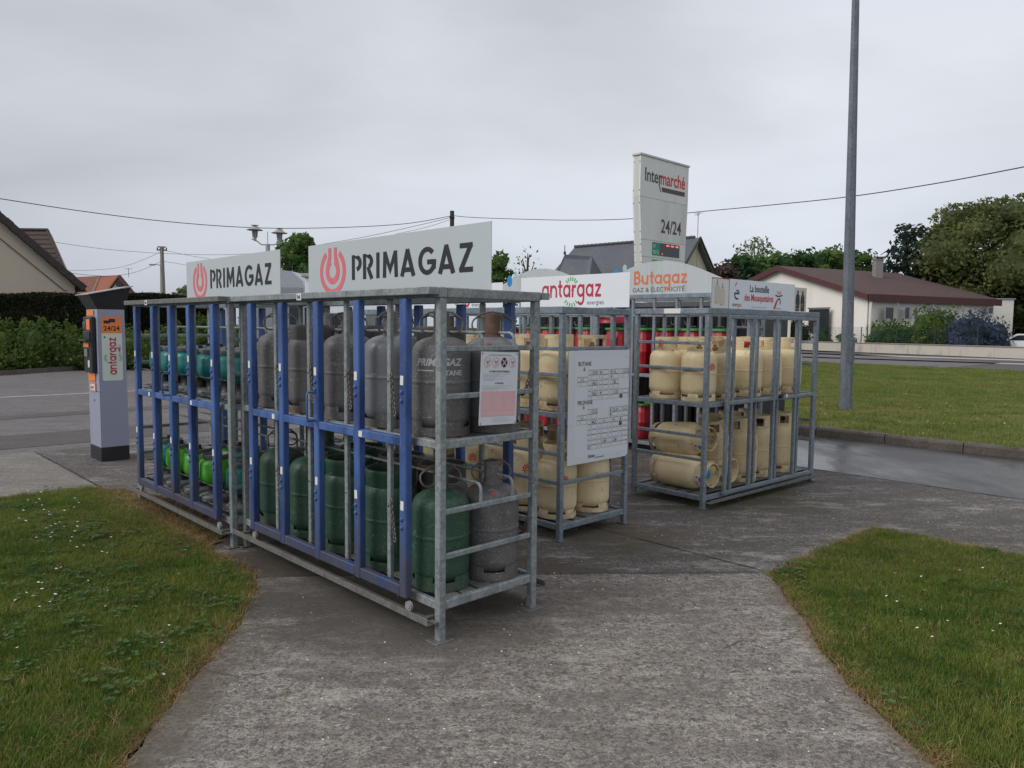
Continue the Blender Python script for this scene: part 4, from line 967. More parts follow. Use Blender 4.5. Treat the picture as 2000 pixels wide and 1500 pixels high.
# price board on the end of the middle rack
root = empty('price_board', O3+.045*U-.026*V+Vector((0, 0, .565)), YAW, 'white price board headed BUTANE and PROPANE on the rack end', 'board')
BW, BH = .73, .86
m = MB(); m.prism(roundrect(0, BW, 0, BH, .035, 5, (0, 0, 0, 1)), 0, .006); m.obj('board_panel', M['white'], root)
m = MB(); flat_poly(m, roundrect(.07, BW-.02, .05, BH-.06, .04), -.0008); fixface(m); m.obj('board_film', paint('board_film', (.69, .725, .765), .35, 0, .02, dirt_amt=0, bumpy=0), root)
text(root, 'BUTANE', .105, .745, .044, M['inkgrey'], bold=.0012, sx=.9); text(root, 'PROPANE', .105, .45, .044, M['inkgrey'], bold=.0012, sx=.9)
def grid(rows, x0, z0, M_=M['inkgrey']):
    pass
gm = MB(); gt = MB(); dk = MB()
def cell(x, z, w, h, heavy):
    t = .0016
    for q in (((x, z), (x+w, z), (x+w, z+t), (x, z+t)), ((x, z), (x+t, z), (x+t, z+h), (x, z+h)), ((x+w-t, z), (x+w, z), (x+w, z+h), (x+w-t, z+h))): flat_poly(gm, q, -.0013)
    flat_poly(gt, ((x, z+h), (x+w, z+h), (x+w, z+h+(.0035 if heavy else .0018)), (x, z+h+(.0035 if heavy else .0018))), -.0014)
def block(x, z, cols, filled=()):
    for c in cols:
        xx = x+c*.128
        for rr__ in (0, 1):
            cell(xx, z-.037*rr__, .034, .032, 1); cell(xx+.042, z-.037*rr__, .072, .032, 1)
for z, cols in ((.675, (0, 1, 2, 3)), (.595, (0, 1, 2)), (.515, (0, 1, 2, 3)), (.375, (0, 2, 3)), (.295, (0, 1, 2, 3)), (.215, (0, 1, 2, 3)), (.135, (0, 1, 2, 3))): block(.225, z, cols)
for z in (.625, .335): block(.10, z, (0,))
fixface(gm).obj('table_lines', M['inkgrey'], root); fixface(gt).obj('table_lines', M['mauve'], root)
for s_, x, z, b in (('2450', .272, .680, 0), ('26', .53, .680, 0), ('22,50', .655, .680, 0), ('36,5', .272, .600, .001), ('35', .53, .600, .001), ('36,5', .272, .520, .001), ('1550', .53, .520, 0), ('29,50', .272, .380, 0), ('26,90', .528, .380, 0), ('34,5', .655, .380, 0), ('46,5', .272, .300, .001), ('15', .41, .300, 0), ('45', .53, .300, 0), ('1,49', .40, .140, .001), ('1,50', .53, .140, .001), ('13', .145, .63, 0), ('13', .145, .34, 0), ('50', .228, .103, 0)):
    text(root, s_, x, z, .030, M['mauve'] if b else M['inkgrey'], bold=b*.6, y=-.0017)
for x, z in ((.617, .486), (.617, .268)): text(root, '35', x-.008, z-.006, .036, M['ink'], bold=.0025, y=-.0018)
for x, z in ((.489, .68), (.489, .643), (.361, .68), (.361, .52), (.489, .38), (.489, .343), (.617, .30)): text(root, '8', x+.006, z+.003, .022, M['ink'], bold=.0015, y=-.0018)
for z in (.705, .415): text(root, 'è', .165, z, .045, M['inkgrey'], bold=.001)
text(root, 'Inter', .235, .035, .042, M['inkgrey'], bold=.001); m = MB(); flat_poly(m, [(.315, .028), (.43, .028), (.43, .034), (.315, .034)], -.0015); fixface(m).obj('lettering', M['inkgrey'], root)
for x, z in ((.03, .30), (.69, .80), (.60, .03)): m = MB(); disc(m, x, z, .004, .004, -.002, 8); fixface(m).obj('screw', M['inkgrey'], root)
# safety notice on the front rack
root = empty('safety_notice', A1+.235*U-.020*V+Vector((0, 0, 1.085)), YAW, 'small safety notice with four prohibition symbols and pink text block', 'notice'); root.rotation_euler = (0, .035, YAW)
NW, NH = .268, .385
m = MB(); m.cbox(0, NW, 0, .003, 0, NH, .0006); m.obj('notice_panel', M['white'], root)
m = MB(); flat_poly(m, [(.010, .045), (NW-.012, .045), (NW-.012, .178), (.010, .178)], -.0008); fixface(m).obj('pink_block', M['pink'], root)
m = MB(); flat_poly(m, [(.012, .060), (NW-.014, .060), (NW-.014, .063), (.012, .063)], -.0012)
for x in (.092, .178): flat_poly(m, [(x, .085), (x+.0012, .085), (x+.0012, .165), (x, .165)], -.0012)
for i in range(11):
    for x0, x1 in ((.018, .084), (.098, .17), (.186, .246)): flat_poly(m, [(x0, .09+i*.007), (x0+(x1-x0)*random.uniform(.6, 1), .09+i*.007), (x0+(x1-x0)*.9, .0914+i*.007), (x0, .0914+i*.007)], -.0012)
fixface(m).obj('notice_lines', M['mint'], root)
for k in range(4):
    cx, cz = .045+.06*k, .330
    if k == 2:
        m = MB(); disc(m, cx, cz, .023, .026, -.001); fixface(m).obj('pictogram', M['navy'], root)
        m = MB(); strokes(m, [[(cx-.016, cz-.017), (cx+.016, cz+.017)], [(cx-.016, cz+.017), (cx+.016, cz-.017)]], .006, 0, 0, 1); fixface(m).obj('pictogram', M['pink'], root, (0, -.0013, 0))
    else:
        m = MB(); strokes(m, [[(p[0], p[1]) for p in arc(cx, cz, .024, 0, 360, 20, .027)], [(cx-.016, cz+.018), (cx+.016, cz-.018)]], .004, 0, 0, 1); fixface(m).obj('pictogram', M['pink'], root, (0, -.0012, 0))
        m = MB(); strokes(m, [[(cx-.006, cz+.006), (cx-.002, cz-.004)], [(cx-.002, cz-.012), (cx+.001, cz-.018)], [(cx+.004, cz-.002), (cx+.012, cz+.010)]], .0045, 0, 0, 1); fixface(m).obj('pictogram', M['mauve'], root, (0, -.0018, 0))
text(root, 'CONSIGNES GENERALES DE SECURITE', NW/2, .365, .0095, M['inkgrey'], align='CENTER'); text(root, 'INTERDICTION FORMELLE', NW/2, .278, .0125, M['mauve'], align='CENTER', bold=.0003)
text(root, 'ATTENTION', NW/2, .216, .011, M['mauve'], align='CENTER', bold=.0003)
m = MB()
for z, l in ((.268, .2), (.262, .12), (.255, .16), (.248, .10), (.241, .14), (.234, .08), (.206, .22), (.199, .15), (.192, .19), (.186, .11), (.034, .10), (.024, .15), (.016, .12)):
    x0 = .014 if z > .1 else .09; flat_poly(m, [(x0, z), (x0+l, z), (x0+l, z+.0018), (x0, z+.0018)], -.0012)
fixface(m).obj('notice_lines', M['inkfaint'], root)
for x in (.009, NW-.009):
    for z in (.009, NH-.009): m = MB(); disc(m, x, z, .004, .004, -.002, 8); fixface(m).obj('screw', M['ink'], root)

# ------------------------------------------------------------------ gas bottles: one of each make, then copies
def foot_ring(m, r, th, h, notch, n=3, z0=0):
    k = 2*n; step = 2*PI/k
    for i in range(k):
        a0 = i*step+.2; hh = h if i % 2 == 0 else notch
        m.arcwall(r, th, z0, hh, a0, a0+step*(1 if i % 2 == 0 else 1), 6, r1=r)
def steel_meshes(tagname, body, ringm):
    P = {}
    m = MB(); m.lathe([(.0, .03), (.09, .032), (.130, .05), (.146, .085), (.148, .10), (.148, .13), (.148, .268), (.148, .275), (.1505, .280), (.1505, .288), (.148, .293), (.148, .30), (.148, .405), (.1475, .428), (.145, .450), (.138, .472), (.124, .492), (.10, .508), (.07, .519), (.035, .526), (.0, .528)], 36)
    P['body'] = m.mesh('body', body, True, 50)
    m = MB(); foot_ring(m, .1475, .006, .078, .048, 4); P['foot'] = m.mesh('foot_ring', ringm, True)
    m = MB(); m.lathe([(.050, .515), (.050, .526), (.042, .530), (.0395, .54), (.0395, .645), (.036, .653), (.0, .655)], 22); P['cap'] = m.mesh('neck_cap', ringm, True, 40)
    m = MB()
    for s in (-1, 1):
        pts = [(s*(.062+.047*math.cos(a)), .01*math.sin(a*2), .588+.047*math.sin(a)) for a in [2*PI*k/16 for k in range(17)]]
        m.tube(pts, .0055, 6, caps=False)
    m.tube([(-.10, 0, .618), (-.06, 0, .652), (0, 0, .662), (.06, 0, .652), (.10, 0, .618)], .0055, 6); P['rings'] = m.mesh('carry_ring', M['chain'], True)
    m = MB(); m.lathe([(.128, .470), (.137, .485), (.138, .548), (.143, .562), (.139, .578), (.129, .578), (.128, .548), (.126, .48)], 32); P['collar'] = m.mesh('guard_collar', M['greyrust'] if tagname not in ('green', 'dark') else ringm, True)
    m = MB(); m.lathe([(.02, .525), (.02, .56), (.012, .565), (.012, .58), (.0, .58)], 12); P['valve'] = m.mesh('valve', M['brass'], True)
    return P
SG = {'grey': steel_meshes('grey', M['grey'], M['grey']), 'pale': steel_meshes('pale', M['greylight'], M['grey']), 'rusty': steel_meshes('rusty', M['greyrust'], M['greyrust']),
      'green': steel_meshes('green', M['green'], M['green']), 'dark': steel_meshes('dark', M['greendark'], M['greendark'])}
def wrapc(m, r):      # bend flat lettering (x,z) round a cylinder of radius r, facing local -y
    m.v = [(r*math.sin(x/r), -r*math.cos(x/r), z) for x, y, z in m.v]; return m
def diamond_label(s=.012, z=.47, r=.136):
    m = MB(); flat_poly(m, [(-s, 0), (0, -s), (s, 0), (0, s)]); fixface(m); return m.mesh('hazard_diamond', M['inkred'])
DIA = diamond_label()
_m = fixface(text_mb('PRIMAGAZ', .052, .0022, 'CENTER', .92, .25, 1.02)); _m.v = [(x*1.0, y, z+.375) for x, y, z in _m.v]
_b = fixface(text_mb('BUTANE', .036, .0012, 'RIGHT', 1.0, 0)); _b.v = [(x+.125, y, z+.325) for x, y, z in _b.v]; _m.add(_b.v, _b.f)
flat_poly(_m, [(-.115, .345), (-.02, .345), (-.02, .352), (-.115, .352)]); 
def densify(m, step=.012):
    bm = bmesh.new(); me = bpy.data.meshes.new('x'); me.from_pydata(m.v, [], m.f); bm.from_mesh(me)
    bmesh.ops.triangulate(bm, faces=bm.faces)
    for it in range(3):
        ed = [e for e in bm.edges if abs(e.verts[0].co.x-e.verts[1].co.x) > step*1.5]
        if not ed: break
        bmesh.ops.subdivide_edges(bm, edges=ed, cuts=1)
    o = MB(); bm.verts.index_update(); o.add([tuple(v.co) for v in bm.verts], [tuple(v.index for v in f.verts) for f in bm.faces]); bm.free(); bpy.data.meshes.remove(me); return o
PRINT = wrapc(densify(_m), .1492).mesh('print', M['inkfaint'])
ordn = ['first', 'second', 'third', 'fourth', 'fifth', 'sixth', 'seventh', 'eighth', 'ninth']
def place(O, yaw, x, y, z, rot=0.0, tilt=(0, 0)):
    e = empty('gas_bottle'); Mx = Matrix.Translation(O) @ Matrix.Rotation(yaw, 4, 'Z') @ Matrix.Translation((x, y, z)) @ Matrix.Rotation(tilt[0], 4, 'X') @ Matrix.Rotation(tilt[1], 4, 'Y') @ Matrix.Rotation(rot, 4, 'Z')
    e.location = Mx.translation; e.rotation_euler = Mx.to_euler(); return e
def steel_bottle(O, x, y, z, make, top, label, group, rot=0, tilt=(0, 0), printed=False, yaw=YAW, sc=1.0):
    e = place(O, yaw, x, y, z, rot, tilt); e.scale = (1.055*sc, 1.055*sc, .985*sc); P = SG[make]; tag(e, label, 'gas bottle', group)
    link('body', P['body'], e); link('foot_ring', P['foot'], e)
    if top == 'cap': link('neck_cap', P['cap'], e); link('carry_ring', P['rings'], e)
    else: link('guard_collar', P['collar'], e); link('valve', P['valve'], e)
    if printed: link('print', PRINT, e)
    else:
        o = link('hazard_diamond', DIA, e, (-.03, -.1285, .489), (-.75, 0, -.2))
    return e
gg = 'grey steel bottles on the upper shelf of the front rack'; gn = 'bottles on the lower shelf of the front rack'
YS = [.215, .68, 1.13, 1.58, 2.02]
ZU, ZL = 1.027, .207
names = ['nearest the camera', 'second from the near end', 'third from the near end', 'fourth from the near end', 'at the far end']
up1 = [('grey', 'cap', 'speckled grey bottle printed PRIMAGAZ BUTANE, upper shelf of front rack', True), ('pale', 'cap', 'smooth pale grey capped bottle beside the printed bottle, upper shelf of front rack', False),
       ('grey', 'cap', 'speckled grey capped bottle third along the upper shelf of the front rack', False), ('rusty', 'collar', 'grey bottle with a wide rusty open collar, upper shelf of front rack', False), ('grey', 'cap', 'speckled grey bottle at the far end of the front rack upper shelf', False)]
for y, (mk, tp, lb, pr) in zip(YS, up1): steel_bottle(A1, .172, y, ZU, mk, tp, lb, gg, rot=(-.78 if pr else random.uniform(-.8, .2)) if tp == 'cap' else random.random(), printed=pr)
up1b = [(.16, 'pale', 'cap', 'smooth grey capped bottle with rusty neck directly behind the safety notice'), (.62, 'rusty', 'collar', 'rusty-collared grey bottle in the rear row behind the pale bottle, upper shelf'), (1.05, 'grey', 'cap', 'capped grey bottle in the rear row of the front rack, third along upper shelf'), (1.5, 'rusty', 'collar', 'rusty-collared grey bottle in the rear row, fourth along front rack upper shelf'), (1.95, 'grey', 'cap', 'capped grey bottle in the rear row at the far end of the front rack')]
for y, mk, tp, lb in up1b:
    o = steel_bottle(A1, .49, y, ZU, mk, tp, lb, gg, rot=random.uniform(-1, 0))
    if y < .3:
        for ch in o.children:
            if ch.name.startswith('neck_cap'): ch.data = ch.data.copy(); ch.data.materials[0] = M['rust']
lo1 = [('green', 'cap', 'bright green capped bottle at the near end of the front rack lower shelf'), ('green', 'collar', 'green bottle with an open collar beside the nearest green bottle'), ('green', 'collar', 'green open-collared bottle in the middle of the front rack lower shelf'),
       ('green', 'cap', 'green capped bottle fourth along the front rack lower shelf'), ('dark', 'cap', 'dark green bottle at the far end of the front rack lower shelf')]
for y, (mk, tp, lb) in zip(YS, lo1): steel_bottle(A1, .172, y, ZL, mk, tp, lb, gn, rot=-.35 if y < .3 else random.uniform(-1, 1))
lo1b = [(.16, 'grey', 'cap', 'dusty grey capped bottle beside the nearest green bottle, lower shelf of front rack'), (.60, 'rusty', 'collar', 'dark grey open-collared bottle behind the grey capped one, lower shelf rear row'), (1.02, 'rusty', 'collar', 'grey open-collared bottle in the rear row, middle of the front rack lower shelf'), (1.47, 'dark', 'collar', 'dark green open-collared bottle in the rear row of the front rack lower shelf'), (1.93, 'dark', 'cap', 'dark green capped bottle in the rear row at the lower shelf far end')]
for y, mk, tp, lb in lo1b: steel_bottle(A1, .49, y, ZL, mk, tp, lb, gn, rot=-.4)

# small plastic-shelled bottles
def twiny_meshes(shell):
    P = {}
    m = MB(); m.lathe([(.0, .0), (.12, .0), (.128, .012), (.128, .040), (.118, .050), (.075, .056), (.0, .056)], 26); P['base'] = m.mesh('base', M['plgrey'], True)
    m = MB(); m.lathe([(.068, .056), (.060, .075), (.058, .12), (.066, .14)], 20); P['stem'] = m.mesh('stem', M['black'], True)
    m = MB(); m.lathe([(.0, .128), (.070, .130), (.105, .150), (.122, .185), (.125, .20), (.1265, .235), (.125, .24), (.124, .29), (.115, .318), (.09, .332), (.0, .336)], 30); P['shell'] = m.mesh('shell', shell, True, 50)
    m = MB(); m.lathe([(.085, .325), (.095, .335), (.106, .350), (.109, .368), (.100, .371), (.088, .348), (.05, .343), (.0, .343)], 26); P['collar'] = m.mesh('collar', M['plgrey'], True)
    m = MB(); m.lathe([(.03, .34), (.03, .365), (.018, .37), (.018, .395), (.0, .397)], 14); P['valve'] = m.mesh('valve', M['black'], True)
    return P
TW = {'teal': twiny_meshes(M['teal']), 'lime': twiny_meshes(M['lime'])}
def twiny(x, y, z, c, label, group, flip=False):
    e = place(O2, YAW, x, y, z, random.random()*6); tag(e, label, 'gas bottle', group)
    for n_, k in (('base', 'base'), ('stem', 'stem'), ('shell', 'shell'), ('collar', 'collar'), ('valve', 'valve')): link(n_, TW[c][k], e)
    return e
gt_ = 'small hourglass-footed bottles in the left rack'
pos = ['nearest the middle post', 'second from the near end', 'third from the near end', 'fourth from the near end', 'fifth from the near end', 'sixth from the near end', 'nearest the kiosk']
for i in range(7):
    y = .17+.268*i; twiny(.17, y, ZU, 'teal', 'small teal bottle, upper shelf front row of left rack, %s' % pos[i], gt_)
    twiny(.46, y+.03, ZU, 'teal', 'small teal bottle, upper shelf rear row of left rack, %s' % pos[i], gt_)
for y, c, x, dz, lb in ((.20, 'teal', .17, .12, 'small teal bottle at the near end of the left rack lower shelf'), (.44, 'lime', .40, .10, 'lime green bottle set back beside the near teal one, lower shelf'), (.66, 'lime', .15, .08, 'lime green bottle in the middle of the left rack lower shelf front'),
                       (1.02, 'lime', .16, .0, 'lowest lime green bottle in the left rack lower shelf front row'), (1.16, 'lime', .44, .07, 'lime green bottle in the rear row of the left rack lower shelf'), (1.38, 'lime', .15, .06, 'lime green bottle nearest the kiosk in the left rack'), (1.72, 'teal', .17, .11, 'small teal bottle at the far end of the left rack lower shelf'),
                       (.95, 'teal', .48, .02, 'small teal bottle in the rear row of the left rack lower shelf')):
    twiny(x, y, ZL+.0, c, lb, gt_)
# empty wire trays that the small bottles stand in
for k, z in enumerate((ZU+.001, ZL+.001)):
    tr = empty('wire_tray', O2, YAW, 'dark wire tray under the small bottles on the %s shelf of the left rack' % ('upper' if k == 0 else 'lower'), 'tray', 'wire trays')
    m = MB()
    for y in np.arange(.06, 1.93, .067): m.tube([(.06, float(y), z+.004), (.60, float(y), z+.004)], .003, 5)
    m.obj('wire', M['chain'], tr, smooth=True)['kind'] = 'stuff'
    for zz in (z+.02, z+.16):
        m = MB(); m.tube([(.03, .05, zz), (.03, 1.92, zz), (.62, 1.92, zz), (.62, .05, zz), (.03, .05, zz)], .0045, 6); m.obj('rim', M['chain'], tr, smooth=True)

# cream bottles
def cream_meshes(mat):
    P = {}
    m = MB(); m.lathe([(.0, .03), (.10, .032), (.138, .052), (.153, .09), (.1545, .11), (.1545, .13), (.1545, .237), (.1545, .245), (.1565, .249), (.1565, .256), (.1545, .260), (.1545, .268), (.1545, .35), (.1535, .375), (.148, .405), (.132, .432), (.105, .449), (.06, .458), (.0, .460)], 36)
    P['body'] = m.mesh('body', mat, True, 50)
    m = MB(); k = 4
    for i in range(k):
        a = 2*PI*i/k; m.arcwall(.150, .007, .0, .036, a, a+2*PI/k, 8); m.arcwall(.150, .007, .036, .066, a+.1, a+.75, 5, r1=.146)
    P['foot'] = m.mesh('foot_ring', mat, True)
    m = MB(); r = .108
    m.arcwall(r, .006, .436, .472, 0, 2*PI, 28, r1=r); m.arcwall(r+.002, .009, .545, .572, 0, 2*PI, 28, r1=r+.001)
    for a in (0, 1.95, 3.6): m.arcwall(r, .006, .472, .545, a, a+1.12, 9)
    P['collar'] = m.mesh('guard_collar', mat, True)
    m = MB(); m.lathe([(.026, .458), (.026, .49), (.016, .495), (.016, .515), (.0, .517)], 14); P['valve'] = m.mesh('valve', M['brass'], True)
    for nm, mt in (('red', M['inkred']), ('blue', M['skyblue']), ('black', M['black'])):
        m = MB(); m.lathe([(.033, .492), (.035, .50), (.034, .527), (.022, .535), (.0, .536)], 16); P[nm] = m.mesh('valve_cap', mt, True)
    return P
CR = {'cream': cream_meshes(M['cream']), 'dirty': cream_meshes(M['creamdirty'])}
m = MB(); strokes(m, [arc(0, .31, .026, -60, 260, 16), arc(0, .31, .013, 0, 330, 12), [(0, .31), (.001, .318)]], .007, 0, 0, 1)
rays(m, 0, .31, .031, .037, range(0, 360, 40), .006); fixface(m); LOGO = wrapc(m, .1562).mesh('spiral_emblem', M['inkred'])
m = MB(); flat_poly(m, roundrect(-.045, .045, .455, .548, .012, 3)); fixface(m); TAGL = wrapc(densify(m), .1100).mesh('paper_label', M['paper'])
m = MB(); flat_poly(m, [(-.02, .498), (.03, .498), (.005, .545), (-.02, .545)]); fixface(m); TAGB = wrapc(densify(m), .1106).mesh('blue_print', M['skyblue'])
m = MB(); disc(m, -.02, .478, .011, .011, 0, 8); fixface(m); TAGR = wrapc(m, .1106).mesh('red_print', M['inkred'])
def cream(O, yaw, x, y, z, label, group, rot=0, tilt=(0, 0), cap='red', logo=True, mk='cream', diamond=False, lab=False, sc=1.0, sz=1.0):
    e = place(O, yaw, x, y, z, rot, tilt); e.scale = (1.03*sc, 1.03*sc, sc*sz); P = CR[mk]; tag(e, label, 'gas bottle', group)
    link('body', P['body'], e); link('foot_ring', P['foot'], e); link('guard_collar', P['collar'], e, rot=(0, 0, random.random()*6) if not lab else None); link('valve', P['valve'], e)
    if cap: link('valve_cap', P[cap], e)
    if logo: link('spiral_emblem', LOGO, e)
    if diamond: link('hazard_diamond', DIA, e, (.0, -.120, .4475), (-1.0, 0, 0))
    if lab: link('paper_label', TAGL, e); link('blue_print', TAGB, e); link('red_print', TAGR, e)
    return e
g4 = 'cream bottles in the right rack'; g3 = 'cream bottles in the middle racks'
for x, y, rot, til, cp, dm, lb in ((.175, .20, -.15, (0, 0), None, False, 'cream bottle at the near corner of the right rack upper shelf'), (.175, .56, -.5, (0, 0), 'red', True, 'cream bottle with red diamond, left of the near corner, right rack upper shelf'),
    (.52, .56, 0, (0, 0), None, False, 'cream bottle in the rear row second along the right rack upper shelf'), (.60, .25, .6, (.0, -.20), None, False, 'scuffed cream bottle leaning over on the right rack upper shelf'),
    (1.00, .22, .1, (0, 0), 'red', False, 'cream bottle third along the right rack upper shelf front row'), (1.36, .21, .3, (0, 0), 'red', False, 'cream bottle with red valve fourth along the right rack upper shelf'),
    (1.76, .21, .2, (0, 0), 'red', False, 'cream bottle at the far end of the right rack upper shelf'), (.90, .58, 0, (0, 0), 'red', False, 'cream bottle in the rear row third along right rack upper shelf'), (1.28, .58, 0, (0, 0), 'red', False, 'cream bottle in the rear row fourth along right rack upper shelf'), (1.68, .58, 0, (0, 0), 'red', False, 'cream bottle in the rear row at the right rack far end')):
    cream(O4, YAW4, x, y, ZS4[3]+.001, lb, g4, rot, til, cp, logo=(x < .3 and y < .3), diamond=dm, mk='dirty' if til[1] else 'cream')
cream(O4, YAW4, .20, .64, ZS4[0]+.156, 'cream bottle lying on its side at the bottom of the right rack', g4, -1.25, (PI/2, 0), 'blue', False, lab=True, sz=1.06)
cream(O4, YAW4, .26, .70, ZS4[0]+.415, 'cream bottle lying on top of the other lying one in the right rack', g4, -.9, (PI/2-.10, .0), 'blue', False, lab=True, sz=1.04, mk='dirty')
cream(O4, YAW4, .50, .62, ZS4[0]+.156, 'cream bottle lying behind the lowest lying one, right rack lower shelf', g4, .4, (PI/2, .1), None, False)
cream(O4, YAW4, .60, .27, ZS4[0]+.015, 'scuffed cream bottle tilted against its neighbour, right rack lower shelf', g4, .2, (.0, -.15), None, True, mk='dirty', sz=1.08)
for x, y, lb in ((.94, .21, 'cream bottle with red spiral emblem beside the tilted one, right rack lower shelf'), (1.30, .22, 'cream bottle second from the far end, right rack lower shelf front row'), (1.72, .21, 'cream bottle at the far end of the right rack lower shelf front row')):
    cream(O4, YAW4, x, y, ZS4[0]+.001, lb, g4, -.1 if x < 1 else .5, (0, 0), 'blue' if x < 1 else 'black', x < 1, sz=1.08)
for x, lb in ((.92, 'cream bottle in the lower rear row behind the emblem bottle, right rack'), (1.30, 'cream bottle in the lower rear row third along the right rack'), (1.68, 'cream bottle in the lower rear row at the right rack far end')): cream(O4, YAW4, x, .57, ZS4[0]+.001, lb, g4, 2, (0, 0), 'black', False, sz=1.08, mk='dirty')
# middle racks
i = 0
for O, nm, ys in ((O3, 'price board rack', (.22, .56, .90, 1.23)), (O3+1.49*V, 'rack behind the blue bars', (.20, .54, .88, 1.22))):
    for sh, z, shn in ((0, ZS3[3]+.001, 'upper'), (1, ZS3[0]+.001, 'lower')):
        for k, y in enumerate(ys):
            for x, row in ((.20, 'front'), (.565, 'rear')):
                w = ('nearest', 'second', 'third', 'farthest')[k]; nm = nm.replace('price board rack', 'board rack') if False else nm.replace('rack behind the blue bars', 'rack behind the front one')
                if O is O3 and sh == 1 and x < .3 and k in (0, 1): lb = 'cream bottle with red emblem, %s in lower front row of the price board rack' % w
                else: lb = 'cream bottle %s along the %s %s row of the %s' % (w, shn, row, nm)
                cream(O, YAW, x+random.uniform(-.01, .01), y-(.03 if x > .3 else 0), z, lb, g3, (-.45 if k < 1 else -.75) if sh else random.uniform(-1, 1), (0, 0), ('blue', 'black', None, None)[k] if sh else None, sh == 1 and x < .3, mk='cream' if (k+sh) % 3 else 'dirty', diamond=(sh == 0 and x < .3 and k == 0), sz=(1.0 if O is O3 and k == 0 else 1.12) if sh else 1.0)

# red plastic-shelled bottles with green rims in the arched racks
def ribbed(a): return (1/(abs(math.cos(a))**5+abs(math.sin(a))**5)**.2)*(1-.035*(math.cos(16*a) > .55))
P5 = {}
m = MB(); m.lathe([(.0, .0), (.130, .0), (.142, .02), (.150, .10), (.158, .26), (.160, .265), (.160, .285), (.158, .29), (.163, .42), (.150, .47), (.135, .50), (.13, .56), (.0, .56)], 48, shape=ribbed); P5['shell'] = m.mesh('shell', M['red'], True, 30)
m = MB(); m.lathe([(.150, .545), (.158, .55), (.158, .575), (.140, .578), (.140, .55)], 32, shape=lambda a: (1/(abs(math.cos(a))**4+abs(math.sin(a))**4)**.25)); P5['rim'] = m.mesh('rim', M['rimgreen'], True)
m = MB(); m.lathe([(.05, .56), (.05, .60), (.035, .61), (.0, .61)], 16); P5['knob'] = m.mesh('knob', M['black'], True)
m = MB(); m.cbox(-.02, .02, -.003, .003, -.07, .07, .002); P5['window'] = m.mesh('gauge_window', paint('gauge_window', (.18, .15, .12), .3), False)
def redb(O, x, y, z, lb, black=False, sz=1):
    e = place(O, YAW, x, y, z, 0, (0, 0)); e.scale = (1, 1, sz); tag(e, lb, 'gas bottle', 'plastic-shelled bottles in the arched racks')
    o = link('shell', P5['shell'] if not black else P5['shellb'], e); link('rim', P5['rim'] if not black else P5['rimb'], e); link('knob', P5['knob'], e)
    if not black: link('gauge_window', P5['window'], e, (0, -.168, .30))
P5['shellb'] = P5['shell'].copy(); P5['shellb'].materials[0] = M['black']; P5['rimb'] = P5['rim'].copy(); P5['rimb'].materials[0] = M['black']
for ri, (O, nm) in enumerate(((O5, 'right'), (O5+2.06*V, 'left'))):
    for sh, z, shn in ((0, ZS5[3]+.001, 'upper'), (1, ZS5[0]+.001, 'lower')):
        for k, y in enumerate((.24, .62, 1.0, 1.38, 1.76)):
            w = ('nearest', 'second', 'middle', 'fourth', 'farthest')[k]
            if ri == 0 and sh == 1 and k < 3: continue
            redb(O, .20, y, z-.13*(sh == 0), '%s bottle %s along the %s front row of the %s arched rack' % ('red plastic-shelled', w, shn, nm)) if False else redb(O, .20, y, z, 'red plastic-shelled bottle %s along the %s front row of the %s arched rack' % (w, shn, nm), False, .8 if sh else 1)
# one of the red shells lies tipped over on top of the others
e = empty('tipped_red_shell', O5+1.9*V+.3*U+Vector((0, 0, 1.66)), YAW+.5, 'glossy red plastic hood with a grip hole lying above the green rims', 'hood')
m = MB(); m.lathe([(.0, .20), (.10, .19), (.19, .15), (.25, .08), (.27, .0), (.26, .0), (.24, .07), (.18, .135), (.0, .18)], 28); m.obj('shell', M['red'], e, smooth=True)
m = MB(); m.tube([(-.07, -.235, .07), (-.05, -.215, .12), (.05, -.215, .12), (.07, -.235, .07), (0, -.245, .05), (-.07, -.235, .07)], .009, 6); m.obj('grip_hole', M['black'], e, smooth=True)
# tall black containers behind the arched racks
for k in range(4):
    e = empty('waste_container', O5+(.95)*U+(.1+1.0*k)*V+Vector((0, 0, 0)), YAW, '%s tall black lidded container from the right behind the arched racks' % ('first', 'second', 'third', 'fourth')[k], 'container', 'black containers')
    m = MB(); m.cbox(0, .7, 0, .95, .18, 1.86, .02); m.obj('body', M['black'], e)
    for y in (.12, .32, .52, .72): bar('rib', e, -.014, -.001, y, y+.03, .3, 1.75, M['black'], .003)
    m = MB(); m.cbox(-.03, .73, -.01, .96, 1.865, 1.90, .01); m.add([(-.0, .02, 1.9), (.7, .02, 1.9), (.7, .93, 1.9), (0, .93, 1.9), (.15, .1, 1.97), (.6, .1, 1.97), (.6, .85, 1.97), (.15, .85, 1.97)], [(4, 5, 6, 7), (0, 1, 5, 4), (1, 2, 6, 5), (2, 3, 7, 6), (3, 0, 4, 7)]); m.obj('lid', M['black'], e)
    for x in (.08, .62):
        for y in (.1, .85): m = MB(); m.tube([(x, y, 0), (x, y, .19)], .04, 10); m.obj('leg', M['black'], e, smooth=True)

